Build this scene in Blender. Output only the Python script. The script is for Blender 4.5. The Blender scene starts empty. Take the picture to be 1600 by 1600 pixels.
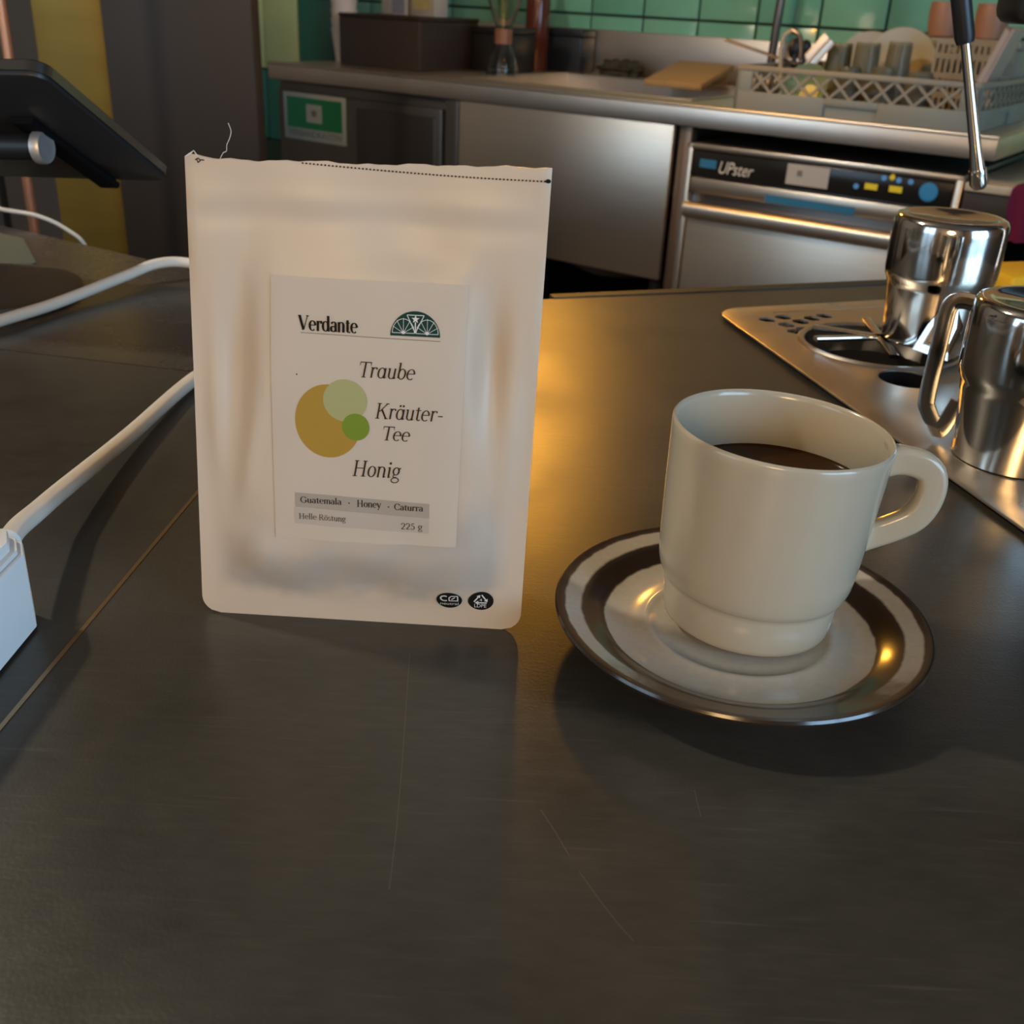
import bpy, bmesh, math, random
from mathutils import Vector, Matrix

random.seed(7)
sc = bpy.context.scene
C = sc.collection
PI = math.pi

# ------------------------------------------------------------------ camera
PITCH, ROLL = math.radians(26.0), math.radians(2.9)
F = Vector((0, math.cos(PITCH), -math.sin(PITCH)))
R0 = Vector((1, 0, 0))
U0 = R0.cross(F)
RR = R0 * math.cos(ROLL) + U0 * math.sin(ROLL)
UU = -R0 * math.sin(ROLL) + U0 * math.cos(ROLL)
cam = bpy.data.cameras.new('camera')
cam.sensor_width = 36.0
cam.lens = 36.0 * 1650.0 / 1600.0
cam.clip_start = 0.01
cam.dof.use_dof = True
cam.dof.focus_distance = 0.43
cam.dof.aperture_fstop = 22.0
camo = bpy.data.objects.new('camera', cam)
camo.matrix_world = Matrix(((RR.x, UU.x, -F.x, 0), (RR.y, UU.y, -F.y, 0), (RR.z, UU.z, -F.z, 0.23), (0, 0, 0, 1)))
C.objects.link(camo)
sc.camera = camo

# ------------------------------------------------------------------ world, exposure
w = bpy.data.worlds.new('world')
sc.world = w
w.use_nodes = True
w.node_tree.nodes['Background'].inputs[0].default_value = (0.55, 0.60, 0.70, 1)
w.node_tree.nodes['Background'].inputs[1].default_value = 0.08
sc.view_settings.view_transform = 'Standard'
sc.view_settings.look = 'None'
sc.view_settings.gamma = 1.0
sc.view_settings.exposure = 0.0
sc.cycles.use_denoising = True
sc.cycles.max_bounces = 8

FLOOR, CEIL = -0.88, 1.95
# kitchen frame: u along the back counter's front edge, v towards the tiled wall
KO = Vector((-0.7593, 3.2526, 0.0))
KA = math.radians(-34.16)
KU = Vector((math.cos(KA), math.sin(KA), 0))
KV = Vector((-math.sin(KA), math.cos(KA), 0))
def K(u, v, z=0.0):
    return KO + KU * u + KV * v + Vector((0, 0, z))
VW = 0.777          # tiled wall plane
U0W, U1W, V0W = -1.7, 5.2, -4.6

# daylight through the window in the right-hand wall
WIN_V0, WIN_V1, WIN_Z0, WIN_Z1 = -3.3, -1.3, -0.1, 1.55
def window_light():
    l = bpy.data.lights.new('window_daylight', 'AREA')
    l.shape = 'RECTANGLE'
    l.size, l.size_y = WIN_V1 - WIN_V0, WIN_Z1 - WIN_Z0
    l.color = (0.42, 0.70, 1.0)
    l.energy = 105
    o = bpy.data.objects.new('window_daylight', l)
    o.location = K(U1W + 0.09, (WIN_V0 + WIN_V1) / 2, (WIN_Z0 + WIN_Z1) / 2)
    o.rotation_euler = (-KU).to_track_quat('-Z', 'Y').to_euler()
    C.objects.link(o)
window_light()
WIN2_U0, WIN2_U1 = -0.2, 1.5
def window_light_2():
    l = bpy.data.lights.new('window_daylight', 'AREA')
    l.shape = 'RECTANGLE'
    l.size, l.size_y = WIN2_U1 - WIN2_U0, WIN_Z1 - WIN_Z0
    l.color = (0.52, 0.76, 1.0)
    l.energy = 30
    o = bpy.data.objects.new('window_daylight', l)
    o.location = K((WIN2_U0 + WIN2_U1) / 2, V0W - 0.06, (WIN_Z0 + WIN_Z1) / 2)
    o.rotation_euler = KV.to_track_quat('-Z', 'Y').to_euler()
    C.objects.link(o)
window_light_2()

# ------------------------------------------------------------------ materials
MATS = {}
def mat(name, col=(0.5, 0.5, 0.5), rough=0.5, metal=0.0, spec=0.5, var=0.0, vscale=20.0, bump=0.0, bscale=200.0,
        stretch=(1, 1, 1), trans=0.0, ior=1.45, sss=0.0, emit=None, estr=0.0, coat=0.0, rvar=0.0, aniso=0.0, col2=None):
    if name in MATS:
        return MATS[name]
    m = bpy.data.materials.new(name)
    m.use_nodes = True
    nt = m.node_tree
    b = nt.nodes['Principled BSDF']
    b.inputs['Base Color'].default_value = (*col, 1)
    b.inputs['Roughness'].default_value = rough
    b.inputs['Metallic'].default_value = metal
    b.inputs['Specular IOR Level'].default_value = spec
    b.inputs['IOR'].default_value = ior
    b.inputs['Transmission Weight'].default_value = trans
    b.inputs['Coat Weight'].default_value = coat
    b.inputs['Anisotropic'].default_value = aniso
    if sss:
        b.inputs['Subsurface Weight'].default_value = sss
        b.inputs['Subsurface Radius'].default_value = (0.01, 0.008, 0.006)
        b.inputs['Subsurface Scale'].default_value = 0.3
    if emit:
        b.inputs['Emission Color'].default_value = (*emit, 1)
        b.inputs['Emission Strength'].default_value = estr
    if var or bump or rvar:
        tc = nt.nodes.new('ShaderNodeTexCoord')
        mp = nt.nodes.new('ShaderNodeMapping')
        mp.inputs['Scale'].default_value = stretch
        nt.links.new(tc.outputs['Object'], mp.inputs['Vector'])
        if var or rvar:
            n = nt.nodes.new('ShaderNodeTexNoise')
            n.inputs['Scale'].default_value = vscale
            n.inputs['Detail'].default_value = 6
            nt.links.new(mp.outputs[0], n.inputs['Vector'])
        if var:
            mx = nt.nodes.new('ShaderNodeMix')
            mx.data_type = 'RGBA'
            c2 = col2 or tuple(min(1, c * (1 + var)) for c in col)
            c1 = col if col2 else tuple(c * (1 - var) for c in col)
            mx.inputs[6].default_value = (*c1, 1)
            mx.inputs[7].default_value = (*c2, 1)
            nt.links.new(n.outputs['Fac'], mx.inputs[0])
            nt.links.new(mx.outputs[2], b.inputs['Base Color'])
        if rvar:
            mr = nt.nodes.new('ShaderNodeMapRange')
            mr.inputs['From Min'].default_value, mr.inputs['From Max'].default_value = 0.3, 0.7
            mr.inputs['To Min'].default_value, mr.inputs['To Max'].default_value = max(0.02, rough - rvar), rough + rvar
            nt.links.new(n.outputs['Fac'], mr.inputs[0])
            nt.links.new(mr.outputs[0], b.inputs['Roughness'])
        if bump:
            n2 = nt.nodes.new('ShaderNodeTexNoise')
            n2.inputs['Scale'].default_value = bscale
            n2.inputs['Detail'].default_value = 4
            nt.links.new(mp.outputs[0], n2.inputs['Vector'])
            bp = nt.nodes.new('ShaderNodeBump')
            bp.inputs['Strength'].default_value = bump
            bp.inputs['Distance'].default_value = 0.001
            nt.links.new(n2.outputs['Fac'], bp.inputs['Height'])
            nt.links.new(bp.outputs[0], b.inputs['Normal'])
    MATS[name] = m
    return m

def counter_mat(name, base, rough, metal):
    """patinated dark sheet metal: blotches, fine hair scratches and a few deep ones"""
    m = bpy.data.materials.new(name)
    m.use_nodes = True
    nt = m.node_tree
    N, L = nt.nodes.new, nt.links.new
    b = nt.nodes['Principled BSDF']
    tc = N('ShaderNodeTexCoord')
    n1 = N('ShaderNodeTexNoise'); n1.inputs['Scale'].default_value = 9; n1.inputs['Detail'].default_value = 8; n1.inputs['Roughness'].default_value = 0.65
    L(tc.outputs['Object'], n1.inputs['Vector'])
    n2 = N('ShaderNodeTexNoise'); n2.inputs['Scale'].default_value = 90; n2.inputs['Detail'].default_value = 6
    mp2 = N('ShaderNodeMapping'); mp2.inputs['Scale'].default_value = (1, 3.5, 1); mp2.inputs['Rotation'].default_value = (0, 0, 0.25)
    L(tc.outputs['Object'], mp2.inputs['Vector']); L(mp2.outputs[0], n2.inputs['Vector'])
    add = N('ShaderNodeMath'); add.operation = 'MULTIPLY_ADD'; add.inputs[1].default_value = 0.5
    L(n2.outputs['Fac'], add.inputs[0]); L(n1.outputs['Fac'], add.inputs[2])
    mr = N('ShaderNodeMapRange'); mr.inputs['From Min'].default_value = 0.5; mr.inputs['From Max'].default_value = 1.0
    L(add.outputs[0], mr.inputs[0])
    ramp = N('ShaderNodeValToRGB')
    ramp.color_ramp.elements[0].color = (*[c * 0.75 for c in base], 1)
    ramp.color_ramp.elements[1].color = (*[c * 1.3 for c in base], 1)
    L(mr.outputs[0], ramp.inputs[0])
    # fine hair scratches: sharp crests of a very stretched noise
    acc = None
    for ang, scl, st in ((0.35, 30.0, 28), (1.35, 22.0, 40), (-0.6, 26.0, 34)):
        mp = N('ShaderNodeMapping'); mp.inputs['Rotation'].default_value = (0, 0, ang); mp.inputs['Scale'].default_value = (1, st, 1)
        L(tc.outputs['Object'], mp.inputs['Vector'])
        v = N('ShaderNodeTexNoise'); v.inputs['Scale'].default_value = scl; v.inputs['Detail'].default_value = 2
        L(mp.outputs[0], v.inputs['Vector'])
        pk = N('ShaderNodeMapRange'); pk.inputs['From Min'].default_value = 0.66; pk.inputs['From Max'].default_value = 0.80
        L(v.outputs['Fac'], pk.inputs[0])
        if acc is None:
            acc = pk
        else:
            mxx = N('ShaderNodeMath'); mxx.operation = 'MAXIMUM'
            L(acc.outputs[0], mxx.inputs[0]); L(pk.outputs[0], mxx.inputs[1]); acc = mxx
    half = N('ShaderNodeMath'); half.operation = 'MULTIPLY'; half.inputs[1].default_value = 0.16
    L(acc.outputs[0], half.inputs[0])
    mix = N('ShaderNodeMix'); mix.data_type = 'RGBA'
    L(half.outputs[0], mix.inputs[0]); L(ramp.outputs[0], mix.inputs[6])
    mix.inputs[7].default_value = (0.20, 0.18, 0.15, 1)
    L(mix.outputs[2], b.inputs['Base Color'])
    rr = N('ShaderNodeMapRange'); rr.inputs['From Min'].default_value = 0.3; rr.inputs['From Max'].default_value = 0.7
    rr.inputs['To Min'].default_value = rough - 0.05; rr.inputs['To Max'].default_value = rough + 0.07
    L(n1.outputs['Fac'], rr.inputs[0]); L(rr.outputs[0], b.inputs['Roughness'])
    b.inputs['Metallic'].default_value = metal
    bp = N('ShaderNodeBump'); bp.inputs['Strength'].default_value = 0.12; bp.inputs['Distance'].default_value = 0.0006
    n3 = N('ShaderNodeTexNoise'); n3.inputs['Scale'].default_value = 700
    L(tc.outputs['Object'], n3.inputs['Vector']); L(n3.outputs['Fac'], bp.inputs['Height']); L(bp.outputs[0], b.inputs['Normal'])
    return m

M_COUNTER = counter_mat('dark_patinated_steel', (0.048, 0.044, 0.036), 0.32, 0.20)
M_COUNTER2 = counter_mat('dark_polished_steel', (0.070, 0.062, 0.052), 0.26, 0.45)
M_BRASSTRIM = mat('bronze_trim', (0.42, 0.30, 0.17), 0.35, 1.0)
M_STEEL = mat('brushed_steel', (0.66, 0.59, 0.50), 0.36, 1.0, var=0.08, vscale=6, stretch=(1, 1, 40), bump=0.05, bscale=60)
M_STEELH = mat('brushed_steel_flat', (0.66, 0.61, 0.55), 0.38, 1.0, var=0.12, vscale=8)
M_CHROME = mat('polished_steel', (0.62, 0.59, 0.55), 0.10, 1.0, rvar=0.04, vscale=40)
M_TRAY = mat('drip_tray_steel', (0.62, 0.56, 0.48), 0.34, 1.0, rvar=0.07, vscale=30, bump=0.03, bscale=300)
M_DARKSTEEL = mat('dark_steel_door', (0.16, 0.145, 0.135), 0.34, 0.9, var=0.1, vscale=5)
M_BLACK = mat('black_plastic', (0.012, 0.012, 0.013), 0.38)
M_BLACKM = mat('black_matte', (0.006, 0.005, 0.005), 0.8, spec=0.08)
M_BLACKGL = mat('black_gloss_panel', (0.014, 0.013, 0.012), 0.22)
M_TABLET = mat('tablet_back_black', (0.020, 0.020, 0.021), 0.42)
M_TABEDGE = mat('tablet_rim', (0.16, 0.15, 0.14), 0.22, 0.9)
M_WHITEPL = mat('white_plastic', (0.74, 0.74, 0.72), 0.42)
M_CORD = mat('cord_white', (0.66, 0.61, 0.53), 0.5)
M_CERAMIC = mat('stoneware_cream', (0.39, 0.345, 0.26), 0.22, coat=0.3, var=0.03, vscale=60)
M_COFFEE = mat('black_coffee', (0.034, 0.012, 0.002), 0.06, ior=1.22)
M_PAPER = mat('label_paper', (0.485, 0.405, 0.32), 0.62, var=0.03, vscale=30)
M_INK = mat('ink_brown_black', (0.030, 0.020, 0.015), 0.7, spec=0.15)
M_INKB = mat('ink_black', (0.008, 0.008, 0.007), 0.7, spec=0.15)
M_INKG = mat('ink_dark_green', (0.010, 0.038, 0.026), 0.7, spec=0.15)
M_INKW = mat('print_white', (0.58, 0.56, 0.52), 0.6)
M_BAR1 = mat('print_taupe', (0.32, 0.27, 0.215), 0.6)
M_BAR2 = mat('print_taupe_light', (0.41, 0.345, 0.28), 0.6)
M_HONEY = mat('print_honey', (0.34, 0.20, 0.030), 0.6, spec=0.25, var=0.05, vscale=40)
M_SAGE = mat('print_sage', (0.33, 0.32, 0.14), 0.6, spec=0.25)
M_LEAF = mat('print_leaf_green', (0.15, 0.22, 0.02), 0.6, spec=0.25)
M_TILE = [mat('tile_green_%d' % i, c, 0.18, coat=0.4, var=0.08, vscale=12) for i, c in enumerate(
    [(0.15, 0.40, 0.29), (0.165, 0.42, 0.305), (0.135, 0.37, 0.275)])]
M_TILEL = mat('tile_lime', (0.54, 0.68, 0.36), 0.2, coat=0.4, var=0.06, vscale=12)
M_TILET = mat('tile_teal', (0.035, 0.19, 0.16), 0.2, coat=0.4, var=0.08, vscale=12)
M_GROUT = mat('dark_grout', (0.028, 0.055, 0.042), 0.85, var=0.2)
M_PLASTER = mat('warm_plaster', (0.32, 0.27, 0.22), 0.85, var=0.1, vscale=4)
M_CEIL = mat('ceiling_paint', (0.11, 0.10, 0.09), 0.9, var=0.05, vscale=3)
M_FLOORM = mat('floor_stone', (0.09, 0.08, 0.07), 0.6, var=0.2, vscale=6)
M_BRASSP = mat('brass_panel', (0.26, 0.17, 0.035), 0.45, 0.5, var=0.18, vscale=5, stretch=(1, 1, 6))
M_PILLAR = mat('charcoal_pillar', (0.034, 0.026, 0.021), 0.5, var=0.15, vscale=6, bump=0.06, bscale=50)
M_COPPER = mat('copper_pipe', (0.55, 0.27, 0.16), 0.4, 0.7)
M_WOODD = mat('dark_wood', (0.030, 0.022, 0.018), 0.5, var=0.35, vscale=8, stretch=(1, 1, 8))
M_WOODB = mat('brown_wood', (0.050, 0.040, 0.034), 0.6, var=0.25, vscale=8, stretch=(8, 1, 1))
M_KRAFT = mat('tan_board', (0.42, 0.28, 0.13), 0.7, var=0.1, vscale=20)
M_RACK = mat('grey_rack_plastic', (0.22, 0.23, 0.20), 0.5, var=0.06, vscale=20)
M_RACK2 = mat('beige_rack_plastic', (0.26, 0.235, 0.18), 0.5, var=0.05, vscale=20)
M_GLASS = mat('clear_glass', (0.92, 0.95, 0.92), 0.03, trans=1.0, ior=1.3)
M_GLASSM = mat('frosted_drinking_glass', (0.50, 0.49, 0.38), 0.2, trans=0.85, ior=1.2)
M_TERRA = mat('terracotta_glaze', (0.30, 0.155, 0.095), 0.45, var=0.12, vscale=25)
M_PLATE = mat('pale_plate', (0.36, 0.345, 0.27), 0.25, var=0.05)
M_MINT = mat('mint_bowl_glaze', (0.24, 0.33, 0.19), 0.3, var=0.06)
M_SIGN = mat('sign_green', (0.015, 0.22, 0.085), 0.4)
M_SIGNW = mat('sign_white', (0.42, 0.45, 0.40), 0.45)
M_SIGNR = mat('sign_grey_mark', (0.20, 0.17, 0.14), 0.5)
M_BLUE = mat('blue_print', (0.025, 0.16, 0.30), 0.4)
M_BLUEL = mat('blue_lamp_button', (0.03, 0.19, 0.36), 0.4, emit=(0.03, 0.25, 0.55), estr=0.10)
M_LED = mat('blue_indicator', (0.1, 0.3, 0.6), 0.4, emit=(0.15, 0.35, 0.9), estr=0.08)
M_YLED = mat('yellow_indicator', (0.5, 0.4, 0.02), 0.4, emit=(0.9, 0.65, 0.03), estr=0.18)
M_STICK = mat('grey_sticker', (0.42, 0.40, 0.37), 0.5)
M_PANELW = mat('panel_lettering', (0.62, 0.60, 0.55), 0.5)
M_PINK = mat('pink_cloth', (0.25, 0.020, 0.08), 0.85, var=0.2, vscale=30)
M_YELLOW = mat('yellow_sponge', (0.75, 0.40, 0.01), 0.8, var=0.1, vscale=60, bump=0.4, bscale=150)
M_BROWNGL = mat('brown_bottle', (0.085, 0.022, 0.010), 0.2)
M_CARTON = mat('white_carton', (0.42, 0.42, 0.39), 0.55, var=0.06)
M_CARTONP = mat('carton_blue_print', (0.22, 0.25, 0.33), 0.55, var=0.2, vscale=40)
M_CARTONY = mat('carton_yellow_print', (0.50, 0.46, 0.20), 0.55, var=0.2, vscale=40)
M_PAPERCUP = mat('paper_cup_white', (0.70, 0.65, 0.59), 0.6)
M_NAVY = mat('navy_black_box', (0.010, 0.014, 0.020), 0.4)
M_CLOTHD = mat('dark_wet_cloth', (0.035, 0.032, 0.022), 0.8, var=0.4, vscale=40)
M_TILEREFL = mat('grey_green_reflection', (0.10, 0.115, 0.095), 0.45, var=0.05)
M_THREAD = mat('thread_fibre', (0.6, 0.57, 0.52), 0.8)

# ------------------------------------------------------------------ geometry helpers
def B():
    return bmesh.new()

def merge(bm, tmp, M=None):
    if M is not None:
        bmesh.ops.transform(tmp, matrix=M, verts=tmp.verts)
    me = bpy.data.meshes.new('tmp')
    tmp.to_mesh(me); tmp.free()
    bm.from_mesh(me)
    bpy.data.meshes.remove(me)
    return bm

def box(bm, lo, hi, bev=0.0, M=None, seg=2):
    t = bmesh.new()
    bmesh.ops.create_cube(t, size=1.0)
    for v in t.verts:
        v.co = Vector(((lo[i] + hi[i]) / 2 + v.co[i] * (hi[i] - lo[i]) for i in range(3)))
    if bev:
        bmesh.ops.bevel(t, geom=list(t.edges), offset=bev, segments=seg, profile=0.5, affect='EDGES')
    return merge(bm, t, M)

def lathe(bm, prof, n=48, M=None):
    t = bmesh.new()
    rings = []
    for r, z in prof:
        if r <= 1e-7:
            rings.append([t.verts.new((0, 0, z))])
        else:
            rings.append([t.verts.new((r * math.cos(2 * PI * k / n), r * math.sin(2 * PI * k / n), z)) for k in range(n)])
    for a, b in zip(rings, rings[1:]):
        if len(a) == 1 and len(b) == 1:
            continue
        for k in range(n):
            k2 = (k + 1) % n
            if len(a) == 1:
                t.faces.new((a[0], b[k2], b[k]))
            elif len(b) == 1:
                t.faces.new((a[k], a[k2], b[0]))
            else:
                t.faces.new((a[k], a[k2], b[k2], b[k]))
    bmesh.ops.recalc_face_normals(t, faces=t.faces)
    return merge(bm, t, M)

def crom(pts, per=8):
    P = [Vector(p) for p in pts]
    P = [P[0] * 2 - P[1]] + P + [P[-1] * 2 - P[-2]]
    out = []
    for i in range(1, len(P) - 2):
        for k in range(per):
            t = k / per
            a, b, c, d = P[i - 1], P[i], P[i + 1], P[i + 2]
            out.append(0.5 * ((2 * b) + (c - a) * t + (2 * a - 5 * b + 4 * c - d) * t * t + (3 * b - a - 3 * c + d) * t ** 3))
    out.append(P[-2])
    return out

def tube(bm, pts, r, n=12, flat=1.0, up=(0, 0, 1), M=None, sect=None):
    """sweep a round (or flat x r by r, or given) section along pts; r may be a list"""
    t = bmesh.new()
    P = [Vector(p) for p in pts]
    upv = Vector(up)
    rings = []
    side0 = None
    for i, p in enumerate(P):
        d = (P[min(i + 1, len(P) - 1)] - P[max(i - 1, 0)]).normalized()
        s = d.cross(upv)
        if s.length < 1e-4:
            s = side0 or Vector((1, 0, 0))
        s.normalize(); side0 = s
        q = s.cross(d).normalized()
        ri = r[i] if isinstance(r, (list, tuple)) else r
        if sect:
            ring = [t.verts.new(p + s * a * ri + q * b * ri) for a, b in sect]
        else:
            ring = [t.verts.new(p + s * (math.cos(2 * PI * k / n) * ri * flat) + q * (math.sin(2 * PI * k / n) * ri)) for k in range(n)]
        rings.append(ring)
    m = len(rings[0])
    for a, b in zip(rings, rings[1:]):
        for k in range(m):
            t.faces.new((a[k], a[(k + 1) % m], b[(k + 1) % m], b[k]))
    t.faces.new(rings[0][::-1]); t.faces.new(rings[-1])
    bmesh.ops.recalc_face_normals(t, faces=t.faces)
    return merge(bm, t, M)

def rrsect(a, b, r, k=4):
    out = []
    for cx, cy, s in ((a - r, b - r, 0), (-(a - r), b - r, 1), (-(a - r), -(b - r), 2), (a - r, -(b - r), 3)):
        for j in range(k + 1):
            an = PI / 2 * (s + j / k)
            out.append((cx + r * math.cos(an), cy + r * math.sin(an)))
    return out

def prism(bm, poly, z0, z1, M=None, bev=0.0):
    t = bmesh.new()
    a = [t.verts.new((x, y, z0)) for x, y in poly]
    b = [t.verts.new((x, y, z1)) for x, y in poly]
    t.faces.new(a[::-1]); t.faces.new(b)
    n = len(poly)
    for k in range(n):
        t.faces.new((a[k], a[(k + 1) % n], b[(k + 1) % n], b[k]))
    bmesh.ops.recalc_face_normals(t, faces=t.faces)
    if bev:
        es = [e for e in t.edges if abs(e.verts[0].co.z - z1) < 1e-6 and abs(e.verts[1].co.z - z1) < 1e-6]
        bmesh.ops.bevel(t, geom=es, offset=bev, segments=2, profile=0.5, affect='EDGES')
    return merge(bm, t, M)

def roundpoly(pts, rad, k=6):
    out = []
    n = len(pts)
    for i in range(n):
        p, a, b = Vector(pts[i]), Vector(pts[i - 1]), Vector(pts[(i + 1) % n])
        r = rad[i] if isinstance(rad, (list, tuple)) else rad
        if r <= 0:
            out.append(tuple(p)); continue
        d1, d2 = (a - p).normalized(), (b - p).normalized()
        ang = d1.angle(d2)
        tl = r / math.tan(ang / 2)
        c = p + (d1 + d2).normalized() * (r / math.sin(ang / 2))
        s, e = p + d1 * tl - c, p + d2 * tl - c
        a0, a1 = math.atan2(s.y, s.x), math.atan2(e.y, e.x)
        da = (a1 - a0 + PI) % (2 * PI) - PI
        for j in range(k + 1):
            t = a0 + da * j / k
            out.append((c.x + r * math.cos(t), c.y + r * math.sin(t)))
    return out

def to_mesh(name, bm, m, smooth=True, angle=35):
    me = bpy.data.meshes.new(name)
    bm.to_mesh(me); bm.free()
    for x in (m if isinstance(m, (list, tuple)) else [m]):
        me.materials.append(x)
    if smooth:
        me.polygons.foreach_set('use_smooth', [True] * len(me.polygons))
        me.set_sharp_from_angle(angle=math.radians(angle))
    return me

def obj(name, bm, m, parent=None, loc=None, rot=None, smooth=True, angle=35, label=None):
    me = bm if isinstance(bm, bpy.types.Mesh) else to_mesh(name, bm, m, smooth, angle)
    o = bpy.data.objects.new(name, me)
    C.objects.link(o)
    if parent is not None:
        o.parent = parent
    if loc is not None:
        o.location = loc
    if rot is not None:
        o.rotation_euler = rot
    if label:
        o['label'] = label
    return o

def tag(o, label, cat, group=None, kind=None):
    if label:
        o['label'] = label
    if cat:
        o['category'] = cat
    if group:
        o['group'] = group
    if kind:
        o['kind'] = kind
    return o

def thing(name, label, cat, loc=(0, 0, 0), rz=0.0, group=None, rot=None):
    o = bpy.data.objects.new(name, None)
    o.empty_display_size = 0.02
    C.objects.link(o)
    o.location = loc
    o.rotation_euler = rot or (0, 0, rz)
    return tag(o, label, cat, group)

def kthing(name, label, cat, u, v, z, group=None, rz=0.0):
    return thing(name, label, cat, K(u, v, z), KA + rz, group)

def struct(o):
    o['kind'] = 'structure'
    return o

def dup(root, loc, rz, label, group=None):
    r = root.copy(); C.objects.link(r)
    r.location = loc; r.rotation_euler = (0, 0, rz); r['label'] = label
    if group:
        r['group'] = group
    for ch in list(root.children):
        c = ch.copy(); C.objects.link(c); c.parent = r
        for g in list(ch.children):
            d = g.copy(); C.objects.link(d); d.parent = c
    return r

def bool_cut(o, cutters):
    """subtract cutter bmeshes from an object's mesh"""
    cs = []
    for bm in cutters:
        c = bpy.data.objects.new('cut', to_mesh('cut', bm, M_BLACKM, False))
        C.objects.link(c); c.parent = o.parent; c.location = o.location; c.rotation_euler = o.rotation_euler
        md = o.modifiers.new('cut', 'BOOLEAN'); md.operation = 'DIFFERENCE'; md.solver = 'EXACT'; md.object = c
        cs.append(c)
    bpy.context.view_layer.update()
    dg = bpy.context.evaluated_depsgraph_get()
    me = bpy.data.meshes.new_from_object(o.evaluated_get(dg))
    o.modifiers.clear()
    o.data = me
    for c in cs:
        m = c.data
        bpy.data.objects.remove(c); bpy.data.meshes.remove(m)
    return o

def sans(text, size, italic=0.0):
    """built-in lettering as a flat bmesh, lower-left at 0,0 in xy"""
    cu = bpy.data.curves.new('t', 'FONT')
    cu.body = text; cu.size = size; cu.shear = italic
    o = bpy.data.objects.new('t', cu); C.objects.link(o)
    bpy.context.view_layer.update()
    me = bpy.data.meshes.new_from_object(o.evaluated_get(bpy.context.evaluated_depsgraph_get()))
    bm = bmesh.new(); bm.from_mesh(me)
    bpy.data.objects.remove(o); bpy.data.curves.remove(cu); bpy.data.meshes.remove(me)
    return bm

def bounds(bm):
    xs = [v.co.x for v in bm.verts]; ys = [v.co.y for v in bm.verts]
    return min(xs), max(xs), min(ys), max(ys)

def fit(bm, x0, x1, y0, y1):
    a, b, c, d = bounds(bm)
    for v in bm.verts:
        v.co.x = x0 + (v.co.x - a) / (b - a) * (x1 - x0)
        v.co.y = y0 + (v.co.y - c) / (d - c) * (y1 - y0)
    return bm

XZ = Matrix.Rotation(PI / 2, 4, 'X')      # drawn in xy -> stands upright facing -y

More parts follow.
